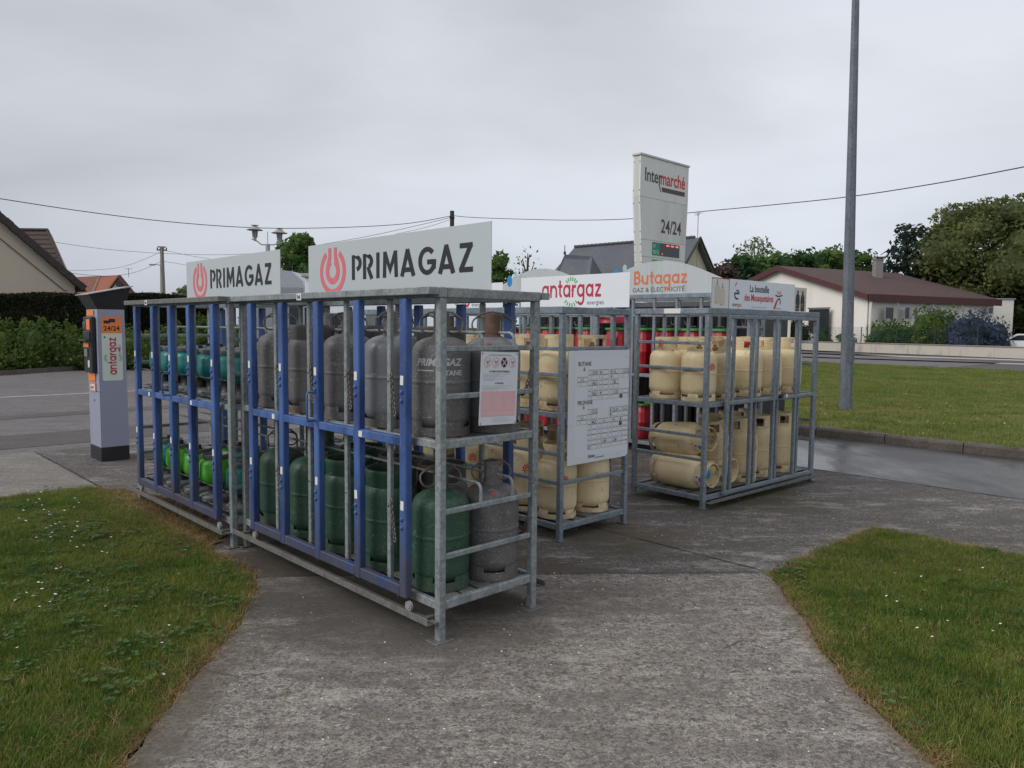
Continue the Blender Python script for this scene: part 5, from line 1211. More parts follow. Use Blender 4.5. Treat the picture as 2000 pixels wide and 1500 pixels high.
# ------------------------------------------------------------------ payment kiosk
KQ = Vector((-4.70, 8.55, 0))
kk = empty('payment_kiosk', KQ, YAW, 'lavender-grey automatic payment kiosk with black hood and vertical antargaz label', 'kiosk')
KW, KD = .30, .42
def tapered(x0, x1, y0, y1, z0, z1, dx, dy, c=0):       # wider at the top by dx,dy
    return ([(x0, y0, z0), (x1, y0, z0), (x1, y1, z0), (x0, y1, z0), (x0-dx*.2, y0, z1), (x1-dx, y0, z1), (x1-dx, y1+dy, z1), (x0-dx*.2, y1+dy, z1)],
            [(0, 3, 2, 1), (4, 5, 6, 7), (0, 1, 5, 4), (1, 2, 6, 5), (2, 3, 7, 6), (3, 0, 4, 7)])
m = MB(); m.cbox(-.003, KW, -.003, KD, 0, .16, .004); m.obj('base', M['blackmat'], kk)
for z0, z1 in ((.163, .80), (.806, 1.02), (1.026, 1.745)):
    m = MB(); m.add(*tapered(.0, KW, .0, KD, z0, z1, 0, 0)); m.v = [(x*(1-.05*z/1.7)-.0, y*(1.0), z) for x, y, z in m.v]; m.obj('cabinet_panel', M['kiosk'], kk)
m = MB(); m.prism([(.012, .165), (KW-.002, .165), (KW-.02, 1.74), (.012, 1.74)], -.006, 0); m.obj('side_cover', M['kiosk'], kk)
m = MB(); vs = [(0, 0, 1.747), (KW-.01, 0, 1.747), (KW-.01, KD, 1.747), (0, KD, 1.747), (-.02, -.02, 1.93), (KW+.05, -.03, 2.00), (KW+.05, KD+.04, 2.00), (-.08, KD+.04, 1.90), (-.08, -.02, 1.90)]
m.add(vs, [(0, 3, 2, 1), (0, 1, 5, 8), (1, 2, 6, 5), (2, 3, 7, 6), (3, 0, 8, 7), (8, 5, 6, 7)]); m.obj('hood', M['black'], kk)
m = MB(); m.add([(-.10, -.05, 1.905), (KW+.07, -.06, 2.012), (KW+.07, KD+.06, 2.012), (-.10, KD+.06, 1.905), (-.10, -.05, 1.915), (KW+.07, -.06, 2.022), (KW+.07, KD+.06, 2.022), (-.10, KD+.06, 1.915)], [(0, 3, 2, 1), (4, 5, 6, 7), (0, 1, 5, 4), (1, 2, 6, 5), (2, 3, 7, 6), (3, 0, 4, 7)]); m.obj('hood_roof', M['zinc'], kk)
# label on the broad side (faces -v): local x along u
m = MB(); flat_poly(m, roundrect(.035, .25, .93, 1.66, .022)); fixface(m).obj('brand_label', M['mint'], kk, (0, -.0075, 0))
m = MB(); flat_poly(m, roundrect(.035, .25, 1.475, 1.662, .022, 5, (1, 1, 0, 0))); fixface(m).obj('orange_label', M['orange'], kk, (0, -.009, 0))
text(kk, '24/24', .142, 1.505, .075, M['ink'], y=-.0105, align='CENTER', bold=.0012)
for x in (.06, .115): m = MB(); flat_poly(m, roundrect(x, x+.065, 1.585 if x < .1 else 1.60, 1.62 if x < .1 else 1.638, .004)); fixface(m).obj('card_symbol', M['ink'], kk, (0, -.0105-(x > .1)*.001, 0))
w, wd = word('antargaz', LOW, .14, .115); f = .43/wd; w.v = [(-z, y, x*f) for x, y, z in w.v]; w.f = [tuple(q) for q in w.f]; fixface(w).obj('lettering', M['crimson'], kk, (.185, -.010, 1.0))
for sx_, cx in ((-1, .085), (1, .215)):
    m = MB(); rays(m, cx-sx_*.03, 1.19, .035, .062, (180-40, 180-20, 180, 200, 220) if sx_ < 0 else (-40, -20, 0, 20, 40), .008); fixface(m).obj('ray_emblem', M['raygreen'], kk, (0, -.010, 0))
text(kk, 'energies', .232, 1.22, .038, M['inkpale'], y=-.010, rot=-PI/2)
m = MB(); disc(m, .065, 1.43, .009, .010); fixface(m).obj('lock', M['ink'], kk, (0, -.011, 0))
# user panel on the narrow side (faces -u): build in a frame turned so local x runs along -v
def left(mb): mb.v = [(y-.004, KD-x, z) for x, y, z in mb.v]; return mb
m = MB(); m.cbox(.05, .36, -.05, 0, 1.02, 1.66, .01); left(m).obj('user_console', M['black'], kk)
for x0, x1, z0, z1, mt in ((.03, .30, 1.67, 1.735, 'orange'), (.07, .20, 1.52, 1.60, 'glass'), (.22, .34, 1.51, 1.63, 'orange'), (.07, .33, 1.40, 1.49, 'glass'), (.08, .28, 1.31, 1.36, 'orange'), (.10, .22, 1.20, 1.29, 'plgrey'), (.24, .30, 1.08, 1.16, 'mint')):
    m = MB(); m.cbox(x0, x1, -.062 if z1 < 1.66 else -.006, -.051 if z1 < 1.66 else -.0, z0, z1, .003); left(m).obj('panel_insert', M[mt], kk)
m = MB(); m.prism([(.05, 1.38), (.36, 1.38), (.36, 1.40), (.05, 1.40)], -.11, -.05); left(m).obj('shelf_lip', M['black'], kk)
for x0, x1, z0, z1, mt in ((.04, .30, .92, 1.015, 'orange'), (.10, .30, .80, .90, 'orange'), (.12, .28, .815, .88, 'paper')):
    m = MB(); m.cbox(x0, x1, -.007-(mt == 'paper')*.002, -.001, z0, z1, .0005); left(m).obj('sticker', M[mt], kk)
for k in range(4):
    m = MB(); m.cbox(.14+.03*k, .155+.03*k, -.011, -.0095, .825+.01*(k % 2), .855+.01*(k % 2), .0003); left(m).obj('sticker_print', M['ink'], kk)
m = MB(); m.tube([(-.004, .2, .70), (-.012, .2, .70)], .012, 10); m.obj('lock', M['zinc'], kk, smooth=True)

# ------------------------------------------------------------------ tall grey mast, lanterns, poles
M['mast'] = galv('dark_galvanised_mast', (.085, .10, .125), (.185, .21, .245))
lp = empty('lamp_mast', (6.25, 14.03, .10), .2, 'tall tapered galvanised octagonal mast standing on the far lawn', 'mast')
m = MB(); m.tube([(-.022*z-.0, 0, z) for z in (-.1, 1.2, 3, 5, 7, 9.2)], .122, 8, r2=.052); m.obj('shaft', M['mast'], lp)
m = MB(); m.cbox(-.045, .045, -.135, -.112, .9, 1.35, .004); m.obj('access_door', M['mast'], lp)
m = MB(); m.tube([(-.022*9.2, 0, 9.1), (-.5, -.1, 9.5), (-1.6, -.3, 9.6)], .03, 8); m.obj('bracket', M['galv2'], lp, smooth=True)
def latdisc(m, prof, cx, cy, cz, n=20): k = len(m.v); m.lathe(prof, n); m.v[k:] = [(x+cx, y+cy, z+cz) for x, y, z in m.v[k:]]
L0 = at(523, 478, 26); tl = empty('twin_street_lantern', (L0.x, L0.y, 0), 0, 'white post with two hat-shaped street lanterns behind the left sign', 'street lamp')
m = MB(); m.tube([(0, 0, 0), (0, 0, 2.5), (0, 0, L0.z-.05)], .06, 10, r2=.05); m.tube([(0, 0, L0.z-.25), (0, 0, L0.z+.02)], .075, 10); m.obj('post', M['zinc'], tl, smooth=True)
m = MB(); m.tube([(0, 0, L0.z), (0, 0, L0.z+.45)], .012, 6); m.obj('rod', M['zinc'], tl)
for px, pz in ((498, 468), (546, 474)):
    P_ = at(px, pz, 26)-Vector((L0.x, L0.y, 0)); m = MB(); m.tube([(0, 0, L0.z), (P_.x*.5, 0, L0.z+.0), (P_.x*.9, 0, P_.z-.03), (P_.x*1.25, 0, P_.z+.02)], .022, 8); m.obj('arm', M['zinc'], tl, smooth=True)
    h = empty('lantern', (P_.x, 0, P_.z)); h.parent = tl
    m = MB(); m.lathe([(.03, -.05), (.05, 0), (.05, .06), (.08, .07), (.08, .09), (.0, .09)], 14); m.obj('socket', M['zinc'], h, smooth=True)
    m = MB(); m.lathe([(.075, .09), (.095, .30), (.0, .30)], 14); m.obj('glass', M['glass'] if False else M['plgrey'], h, smooth=True)
    m = MB()
    for k in range(6): a = k*PI/3; m.tube([(.08*math.cos(a), .08*math.sin(a), .09), (.10*math.cos(a), .10*math.sin(a), .31)], .008, 5)
    m.obj('cage', M['zinc'], h)
    m = MB(); m.lathe([(.26, .315), (.27, .325), (.20, .355), (.13, .40), (.11, .44), (.05, .45), (.05, .47), (.13, .475), (.13, .485), (.0, .49)], 22); m.obj('hat', M['zinc'], h, smooth=True)
cp = at(316, 482, 55); e = empty('utility_pole', (cp.x, cp.y, 0), .3, 'grey concrete utility pole with a short crossarm beyond the hedge', 'pole')
m = MB(); m.tube([(0, 0, 0), (0, 0, cp.z)], .24, 4, r2=.12); m.obj('shaft', M['concretepole'], e)
m = MB(); m.cbox(-.35, .35, -.05, .05, cp.z-.28, cp.z-.18, .01); m.cbox(-.28, .28, -.05, .05, cp.z-.05, cp.z+.03, .01); m.obj('crossarm', M['galvold'], e)
for x in (-.3, -.1, .1, .3): m = MB(); m.lathe([(.03, cp.z-.18), (.05, cp.z-.12), (.03, cp.z-.06), (0, cp.z-.05)], 8, cx=x); m.obj('insulator', M['glass'], e, smooth=True)
m = MB(); m.tube([(-.1, 0, cp.z-1.35), (-.35, -.1, cp.z-1.28), (-.5, -.1, cp.z-1.3)], .03, 6); m.obj('lamp_arm', M['zinc'], e)
m = MB(); m.cbox(-.85, -.45, -.2, 0, cp.z-1.36, cp.z-1.26, .03); m.obj('lamp_head', M['zinc'], e)
wp = at(883, 412, 37); e = empty('utility_pole', (wp.x, wp.y, 0), 0, 'dark wooden utility pole rising behind the large front sign', 'pole')
m = MB(); m.tube([(0, 0, 0), (0, 0, wp.z)], .14, 10, r2=.105); m.obj('shaft', M['woodpole'], e, smooth=True)
m = MB(); m.cbox(-.12, .12, -.13, .13, wp.z-.35, wp.z-.28, .01); m.obj('clamp', M['black'], e)
wires = [
 ('long upper cable sagging from the left edge to the wooden pole', [(-60, 378, 24), (0, 388, 25), (150, 411, 27), (300, 430, 29), (440, 442, 31), (560, 446, 32), (700, 443, 34), (800, 436, 35.5), (880, 422, 37)], .015),
 ('cable from the wooden pole running right behind the totem to the right edge', [(884, 421, 37), (920, 424.5, 36), (1000, 427.5, 34), (1120, 430, 32), (1237, 427, 30), (1362, 414, 28), (1500, 401, 25), (1660, 384, 22), (1830, 358, 19), (2000, 326, 17), (2100, 306, 16)], .014),
 ('lower cable from the left house past the concrete pole to the left sign', [(100, 472, 48), (200, 486, 50), (300, 494, 52), (400, 497.5, 50), (480, 496, 47), (560, 488, 44), (700, 465, 41), (800, 444, 39), (880, 425, 37)], .012),
 ('thin service cable dropping from the wooden pole towards the left', [(882, 428, 37), (820, 447, 37), (700, 471, 38), (600, 483, 39)], .009),
 ('thin cable from concrete pole top towards the red roof', [(316, 490, 55), (290, 503, 57), (235, 522, 60), (170, 528, 62), (120, 528, 62)], .013),
 ('slack cable from the concrete pole down to the left house eave', [(316, 510, 55), (270, 530, 50), (220, 539, 45), (160, 536, 38), (130, 531, 31)], .012),
 ('cable from the concrete pole to the right behind the small sign', [(316, 488, 55), (380, 501, 57), (450, 512, 58), (560, 530, 60)], .012),
 ('lowest cable from the concrete pole to the right', [(316, 510, 55), (370, 519, 57), (450, 536, 60)], .012),
]
for lb, pts, r in wires:
    m = MB(); P_ = [at(*p) for p in pts]; sm = []
    for i in range(len(P_)-1):
        a, b, c, d = P_[max(i-1, 0)], P_[i], P_[i+1], P_[min(i+2, len(P_)-1)]
        for k in range(5):
            t = k/5; sm.append(.5*((2*b)+(c-a)*t+(2*a-5*b+4*c-d)*t*t+(3*b-a-3*c+d)*t**3))
    sm.append(P_[-1]); m.tube(sm, r, 5); o = m.obj('overhead_cable', M['wire']); tag(o, lb, 'cable', 'overhead cables')

# ------------------------------------------------------------------ price totem
tc = at(1252, 299, 15); TT = empty('price_totem', (tc.x, tc.y, 0), YAW, 'tall off-white fuel price totem reading Intermarché and 24/24', 'totem')
TW_, TD = 1.67, .18; zt = tc.z
def tot(z):   # width narrows below the upper joint
    q = 0 if z > zt-.82 else (zt-.82-z)/(zt-.82); return .22*q*1.6, .22*q
m = MB()
zz = [0, 1.2, 2.4, zt-1.65, zt-.82, zt]
for a, b in zip(zz[:-1], zz[1:]):
    pass
prof = [(tot(z)[0], z) for z in zz]+[(TW_-tot(z)[1], z) for z in zz[::-1]]
m.prism(prof, .035, TD-.035); m.obj('core', M['totemedge'], TT)
def face(z0, z1, y0, y1, nm='face_panel', mt='totem'):
    m = MB(); m.prism([(tot(z0)[0]-.0, z0), (TW_-tot(z0)[1], z0), (TW_-tot(z1)[1], z1), (tot(z1)[0], z1)], y0, y1); return m.obj(nm, M[mt], TT)
bands = [(zt-.817, zt-.03), (zt-1.645, zt-.823), (zt-1.98, zt-1.651), (zt-2.32, zt-1.986), (.1, zt-2.326)]
for z0, z1 in bands:
    face(z0, z1, 0, .034); face(z0, z1, TD-.034, TD)
m = MB(); m.cbox(-.03, TW_+.02, -.02, TD+.02, zt-.028, zt+.012, .004); m.obj('cap', M['totemedge'], TT)
for y in (.018, TD-.018):
    for z in (zt-.15, zt-.7, zt-.95, zt-1.5, zt-1.75, zt-1.9, zt-2.1, zt-2.25):
        m = MB(); x = tot(z)[0]; m.cbox(x-.006, x-.0005, y-.010, y+.010, z-.01, z+.01, .002); m.obj('rivet', M['inkgrey'], TT)
text(TT, 'Inter', .13, zt-.50, .37, M['mauve'], sx=.80, bold=.006, y=-.003); text(TT, 'marché', .66, zt-.50, .37, M['inkred'], sx=.80, bold=.007, y=-.003)
m = MB(); flat_poly(m, [(.735, zt-.65), (1.54, zt-.65), (1.55, zt-.56), (.71, zt-.56)]); flat_poly(m, [(.60, zt-.50), (.635, zt-.50), (.70, zt-.66), (.675, zt-.66)]); fixface(m).obj('lettering', M['mauve'], TT, (0, -.003, 0))
text(TT, '24/24', .72, zt-1.46, .38, M['mauve'], sx=.84, bold=.006, y=-.003)
for z0, z1, mt, l1, l2, n in ((zt-1.935, zt-1.675, 'dullteal', 'SP', '95E10', 3), (zt-2.30, zt-2.02, 'dispgreen', 'SP', '98', 4)):
    m = MB(); m.cbox(.44, .70, -.006, -.001, z0, z1, .001); m.obj('fuel_label', M[mt], TT)
    m = MB(); m.cbox(.701, 1.40, -.006, -.001, z0, z1, .001); m.obj('display', M['glass'], TT)
    text(TT, l1, .46, z1-.11, .095, M['mint'], y=-.008); text(TT, l2, .455, z0+.03, .105, M['mint'], sx=.78, y=-.008, bold=.001)
    for k in range(n):
        x = .92+.165*k if n == 3 else .74+.17*k; m = MB(); m.cbox(x, x+.10, -.011, -.0065, z1-.055, z1-.025, .002); m.obj('display_digit', M['led'], TT)
    if n == 3: m = MB(); m.cbox(.775, .79, -.011, -.0065, z0+.02, z0+.06, .002); m.obj('display_digit', M['led'], TT)

# ------------------------------------------------------------------ foliage
def leafcloud(name, blobs, n, size, mat, parent=None, seed=0, core=True, squash=.55, fill=.72, droop=0):
    r = np.random.default_rng(seed); B = np.array(blobs, float)
    w = (B[:, 3]*B[:, 5])**1.0; w /= w.sum(); idx = r.choice(len(B), n, p=w)
    d = r.normal(size=(n, 3)); d /= np.linalg.norm(d, axis=1)[:, None]
    rad = fill+(1.10-fill)*r.random(n)**.8; c = B[idx, :3]+d*B[idx, 3:6]*rad[:, None]
    keep = np.ones(n, bool)
    for b in B:       # drop leaves buried deep inside another clump
        q = (((c-b[:3])/(b[3:6]*.62))**2).sum(1); keep &= q > 1
    c = c[keep]; d = d[keep]; k = len(c)
    g1 = np.sin(c[:, 0]*2.3+1.1*np.sin(c[:, 2]*3.1))*np.sin(c[:, 1]*2.7+c[:, 2]*2.9); k2 = (g1 > -.35) | (r.random(k) < .35); c = c[k2]+d[k2]*np.maximum(0, g1[k2])[:, None]*size*1.5; d = d[k2]; k = len(c)
    t = r.normal(size=(k, 3)); nrm = d*.7+t*.6; nrm /= np.linalg.norm(nrm, axis=1)[:, None]
    a = np.cross(nrm, r.normal(size=(k, 3))); a /= np.linalg.norm(a, axis=1)[:, None]; b2 = np.cross(nrm, a)
    s = size*r.uniform(.55, 1.35, k)[:, None]
    v = np.stack([c-a*s, c+b2*s*squash+nrm*s*.12, c+a*s, c-b2*s*squash+nrm*s*.12], 1).reshape(-1, 3)
    faces = np.arange(4*k).reshape(k, 4)
    V = v; Fc = [tuple(x) for x in faces]; VV = [tuple(x) for x in V]
    mb = MB(); mb.v = VV; mb.f = Fc; mb.m = [0]*len(Fc)
    if core:
        for q in B:
            n0 = len(mb.v); pr = [(math.sin(PI*i/6), -math.cos(PI*i/6)) for i in range(7)]
            sub = MB(); sub.lathe([(max(p[0], .0), p[1]) for p in pr], 9)
            mb.add([(q[0]+x*q[3]*.70, q[1]+y*q[4]*.70, q[2]+z*q[5]*.70) for x, y, z in sub.v], sub.f)
    return mb.obj(name, mat, parent)
def tree(name, label, px, D, ptop, width, mat, n=5000, leaf=.22, seed=0, group='trees on the skyline', shape='round', trunkh=.3, cat='tree', zbase=0, core=True, fill=.7):
    r = random.Random(seed); T = at(px, ptop, D); H = T.z-zbase
    e = empty(name, (T.x, D, zbase), 0, label, cat, group); blobs = []
    tr = MB(); tr.tube([(0, 0, 0), (r.uniform(-.1, .1), 0, H*.35), (r.uniform(-.2, .2), 0, H*.8)], max(.08, H*.028), 8, r2=H*.008); tr.obj('trunk', M['bark'], e, smooth=True)
    lb = MB()
    W = width/2; z0 = H*trunkh
    K = 17
    for i in range(K):
        t = (i+.5)/K; z = z0+(H-z0)*t
        if shape == 'round': rr = W*math.sin(PI*min(1, .12+.88*t))**.55
        elif shape == 'cone': rr = W*(1.02-t)
        else: rr = W*(.75+.3*math.sin(5*t))
        a = i*2.4+r.random(); q = rr*.62*r.uniform(.6, 1.1); s = max(.25, W*r.uniform(.30, .48)*(1.1-.55*t if shape != 'cone' else 1.05-.85*t))
        x, y = q*math.cos(a), q*math.sin(a); zc = min(z, H-s*.8); blobs.append((x, y, zc, s*1.15, s*1.1, s*.80)); lb.tube([(0, 0, max(.3, zc-H*.22)), (x*.5, y*.5, zc-H*.07), (x*.9, y*.9, zc)], H*.009, 5, r2=H*.003)
    lb.obj('limbs', M['bark'], e); leafcloud('crown', blobs, n, leaf, mat, e, seed, core, fill=fill); return e
def shrub(name, label, px, D, ptop, wpx, mat, n=1800, leaf=.09, seed=0, group=None, cat='shrub', sprouts=0, depth=.8, zb=0, boxy=False, hpx=None):
    r = random.Random(seed); T = at(px, ptop, D); W = wpx*D/F_/2; H = T.z-zb; e = empty(name, (T.x, D, zb), 0, label, cat, group); B = []
    nb = max(3, int(W/.55)*2+2)
    for i in range(nb):
        x = W*(-.8+1.6*(i+.5)/nb); h = H*(.86 if boxy else r.uniform(.70, .95))
        B.append((x, r.uniform(-.2, .2), h*.55, W/nb*2.2+.15, depth*.6, h*.52)); B.append((x, r.uniform(-.15, .15), h*.28, W/nb*2.2+.15, depth*.7, h*.33))
    leafcloud('foliage', B, n, leaf, mat, e, seed)
    for k in range(sprouts):
        x = r.uniform(-W*.9, W*.9); h = r.uniform(.2, .6); C_ = [(x+r.uniform(-.04, .04), -.1, H*.88+h*t, .09*(1.1-t), .09, .09) for t in (0, .3, .6, .9)]
        leafcloud('sprout', C_, 120, leaf*.8, mat, e, seed+k+50, core=False)
    m = MB(); m.tube([(0, 0, 0), (0, 0, H*.6)], .05, 6); m.obj('stem', M['bark'], e); return e
def boxhedge(label, p0, p1, depth, h, mat, n, leaf, seed, group=None):
    r = np.random.default_rng(seed); p0 = Vector(p0); p1 = Vector(p1); L = (p1-p0).length; e = empty('clipped_hedge', p0, math.atan2(p1.y-p0.y, p1.x-p0.x), label, 'hedge', group)
    m = MB(); m.box(0, L, .04, depth-.04, 0, h-.04)
    k = n; f = r.random(k); x = r.random(k)*L; z = r.random(k)**.9*h; top = r.random(k) < depth/(depth+h); y = np.where(top, r.random(k)*depth, r.normal(0, .035, k)); z = np.where(top, h+r.normal(0, .03, k)+.05*np.sin(x*1.7), z)
    c = np.stack([x, y, z], 1); a = r.normal(size=(k, 3)); a /= np.linalg.norm(a, axis=1)[:, None]; b = np.cross(a, r.normal(size=(k, 3))); b /= np.linalg.norm(b, axis=1)[:, None]; s = leaf*r.uniform(.5, 1.4, k)[:, None]
    v = np.stack([c-a*s, c+b*s*.5, c+a*s, c-b*s*.5], 1).reshape(-1, 3); o = len(m.v); m.v += [tuple(q) for q in v]; m.f += [tuple(int(o+4*i+j) for j in range(4)) for i in range(k)]; m.m += [0]*k
    m.obj('foliage', mat, e); return e
h0 = at(-160, 570, 29); h1 = at(165, 571, 29); h2 = at(390, 577, 32)
boxhedge('tall dark clipped conifer hedge in front of the beige house', (h0.x, 29, 0), (h1.x+1.5, 29.2, 0), 1.6, h0.z-.05, M['leafdark'], 26000, .045, 1, 'tall dark hedges')
boxhedge('tall dark clipped hedge behind the payment kiosk, right of the beige house', (h1.x+1.55, 29.3, 0), (h2.x+1.2, 31.5, 0), 1.6, h1.z-.06, M['leafdark'], 18000, .045, 2, 'tall dark hedges')
for i, (px, pt, w, sp, lb) in enumerate(((-60, 625, 120, 0, 'green hedge shrub at the very left edge along the road'), (35, 628, 130, 5, 'green hedge shrub with upright yellow-green shoots at the left edge'), (102, 632, 110, 4, 'rounded green hedge shrub second from the left edge'), (165, 648, 60, 2, 'low green hedge shrub just left of the kiosk'),
                                        (245, 640, 110, 2, 'green hedge shrub between the kiosk and the left rack'), (330, 640, 110, 2, 'green hedge shrub seen through the left rack bars'), (425, 630, 120, 5, 'yellow-tipped hedge shrub seen behind the middle of the left rack'), (520, 640, 110, 2, 'green hedge shrub farthest right behind the left rack'))):
    shrub('hedge_shrub', lb, px, 25.2+max(0, (px-100))*.006, pt, w, M['leafhedge'], 3400, .07, 30+i, 'roadside hedge shrubs', sprouts=sp)
b0 = at(-100, 640, 24.4); 
# trees
tree('leafy_tree', 'round green tree between the two grey-white signs', 585, 35, 459, 3.3, M['leafmid'], 6500, .13, 1, shape='round', trunkh=.22)
tree('leafy_tree', 'small green tree right beside the large sign edge', 975, 30, 496, 1.5, M['leafmid'], 2600, .11, 2, trunkh=.15)
tree('sparse_tree', 'sparse twiggy sapling above the left arched sign', 1030, 30, 484, 1.5, M['leafmid'], 420, .07, 3, core=False, trunkh=.35, fill=.2)
tree('leafy_tree', 'distant pale green tree left of the small sign', 362, 75, 560, 3.5, M['leafgrey'], 1500, .25, 4)
for i, (px, pt, D, w, mt, n, lf, lb) in enumerate(((1415, 516, 75, 6, 'leafpurple', 1600, .28, 'dark purple-leaved tree right of the slate house gable'), (1440, 500, 80, 8, 'leafdeep', 3500, .30, 'dark green tree left of the grey willow'), (1475, 462, 88, 7.5, 'leafgrey', 2600, .24, 'grey-green feathery tree behind the brown-roofed building'),
        (1500, 495, 82, 9, 'leafmid', 4000, .28, 'bushy green tree below the grey feathery tree'), (1560, 492, 80, 8, 'leafdeep', 4000, .28, 'dark green tree behind the apex of the brown roof'), (1620, 484, 84, 8, 'leafmid', 4000, .28, 'mid green tree directly left of the mast'), (1680, 492, 84, 6.5, 'leafmid', 3500, .28, 'mid green tree just right of the mast'), (1715, 512, 86, 5, 'leafdeep', 2000, .28, 'low dark green tree behind the chimney'), (1530, 503, 90, 7, 'leafdeep', 3500, .28, 'low green tree filling the gap behind the roof apex'), (1590, 500, 90, 8, 'leafmid', 3500, .28, 'green tree between the apex and the mast'), (1650, 500, 92, 8, 'leafdeep', 3500, .28, 'dark green tree behind the mast'), (1395, 530, 78, 5, 'leafmid', 2500, .28, 'low green tree at the foot of the slate house gable'))):
    tree('leafy_tree', lb, px, D, pt, w, M[mt], n, lf, 60+i, trunkh=.12, core=(mt != 'leafgrey'))
tree('pine_tree', 'dark ragged pine left of the big bronze tree', 1778, 74, 438, 6.6, M['leafpine'], 5200, .26, 81, shape='wide', trunkh=.35, core=False, fill=.30)
tree('large_tree', 'very large bronze-green tree at the right edge', 1945, 72, 386, 16, M['leafbrown'], 30000, .21, 82, trunkh=.10)
tree('large_tree', 'second large bronze-green tree cut by the right edge', 2110, 68, 405, 13, M['leafbrown'], 14000, .22, 83, trunkh=.08)
tree('large_tree', 'lower bronze-green tree left below the large one', 1838, 74, 440, 7.5, M['leafbrown'], 11000, .20, 84, trunkh=.05)

# ------------------------------------------------------------------ houses
def quad(mb, a, b, c, d, mi=0): mb.add([tuple(a), tuple(b), tuple(c), tuple(d)], [(0, 1, 2, 3)], mi)
def roofslab(parent, pts, th, mat, name='roof', uvscale=1.0):
    # roof slope through three or four points (eave first), extruded downwards, with metric UVs for the covering
    P_ = [Vector(p) for p in pts]; n = (P_[1]-P_[0]).cross(P_[2]-P_[0]).normalized()
    if n.z < 0: P_ = P_[::-1]; n = -n
    k = len(P_); vs = [tuple(p) for p in P_]+[tuple(p-Vector((0, 0, th))) for p in P_]
    me = bpy.data.meshes.new(name); me.from_pydata(vs, [], [tuple(range(k)), tuple(range(2*k-1, k-1, -1))]+[(i, i+k, (i+1) % k+k, (i+1) % k) for i in range(k)])
    me.materials.append(mat); uvl = me.uv_layers.new(name='UVMap'); ex = Vector((-n.y, n.x, 0)).normalized() if abs(n.z) < .999 else Vector((1, 0, 0)); ey = n.cross(ex)
    for lp_ in me.loops: co = Vector(vs[lp_.vertex_index]); uvl.data[lp_.index].uv = (co.dot(ex)*uvscale, co.dot(ey)*uvscale)
    me.update(); return link(name, me, parent)
# beige gabled house at the left edge
A0_ = at(-112, 324, 30); hs = empty('gabled_house', (A0_.x, A0_.y, 0), YAW, 'beige rendered house with dark tiled verge at the left edge', 'house')
ap = Vector((0, 0, A0_.z)); er = Vector((4.82, 0, 3.10)); el = Vector((-4.82, 0, 3.10))
m = MB(); m.prism([(el.x+.4, 0), (er.x-.35, 0), (er.x-.35, er.z+.12), (ap.x, ap.z-.25), (el.x+.4, er.z+.12)], 0, 9); m.obj('wall', M['render'], hs)
for s_, e_ in ((1, er), (-1, el)):
    roofslab(hs, [(e_.x, -.25, e_.z), (ap.x, -.25, ap.z), (ap.x, 9.3, ap.z), (e_.x, 9.3, e_.z)], .16, M['tilebrown'], uvscale=1)
nv = 22
for i in range(nv):
    a = ap+(er-ap)*(i/nv); b = ap+(er-ap)*((i+1)/nv); dn = (b-a).normalized(); nrm = Vector((-dn.z, 0, dn.x))
    if nrm.z < 0: nrm = -nrm
    l = (b-a).length; m = MB(); m.cbox(0, l*1.04, -.05, .16, -.24, .04, .012); o = m.obj('verge_tile', M['darktile'], hs, (a.x+nrm.x*.02*(i % 2+1), -.30, a.z+nrm.z*.02*(i % 2+1)), (0, math.atan2(-dn.z, dn.x), 0))
m = MB(); m.tube([(-.2, -.05, 6.75), (4.05, -.05, 2.95), (4.15, -.10, 2.95)], .016, 5); m.obj('cable', M['wire'], hs)
m = MB(); m.tube([(4.35, -.1, 2.75), (4.55, -.1, 2.92), (4.9, -.1, 2.96)], .03, 6); m.obj('gutter_end', M['wire'], hs, smooth=True)
# its cross wing: stepped tile courses
hs2 = empty('house_wing', (0, 0, 0), 0, 'brown tiled cross wing roof peeping above the beige house verge', 'house')
rl, rr2 = at(10, 450, 39), at(93, 451, 39); bl, br = at(10, 566, 36.6), at(139, 560, 36.6)
K = 12; prev = None
for i in range(K):
    t0, t1 = i/K, (i+1)/K; zl = lambda t: bl+(rl-bl)*t; zr = lambda t: br+(rr2-br)*t
    a, b, c, d = zl(t0), zr(t0), zr(t1), zl(t1); up_ = Vector((0, -.03, .05)); roofslab(hs2, [a+up_, b+up_, c+up_*.1, d+up_*.1], .07, M['tilebrown'], 'tile_course')
m = MB(); m.tube([tuple(rl+Vector((0, 0, .05))), tuple(rr2+Vector((0, 0, .05)))], .09, 6); m.tube([tuple(rr2+Vector((0, 0, .03))), tuple(br+Vector((0, 0, .05)))], .08, 6); m.obj('ridge_tile', M['darktile'], hs2)
m = MB(); m.add([(rl.x, 39.3, rl.z-.1), (rr2.x, 39.3, rr2.z-.1), (br.x, 37, br.z-.1), (bl.x, 37, bl.z-.1), (rl.x, 40, 0), (rr2.x, 40, 0), (br.x, 37.2, 0), (bl.x, 37.2, 0)], [(0, 1, 2, 3), (0, 4, 5, 1), (1, 5, 6, 2), (3, 2, 6, 7)]); m.obj('wing_wall', M['render'], hs2)
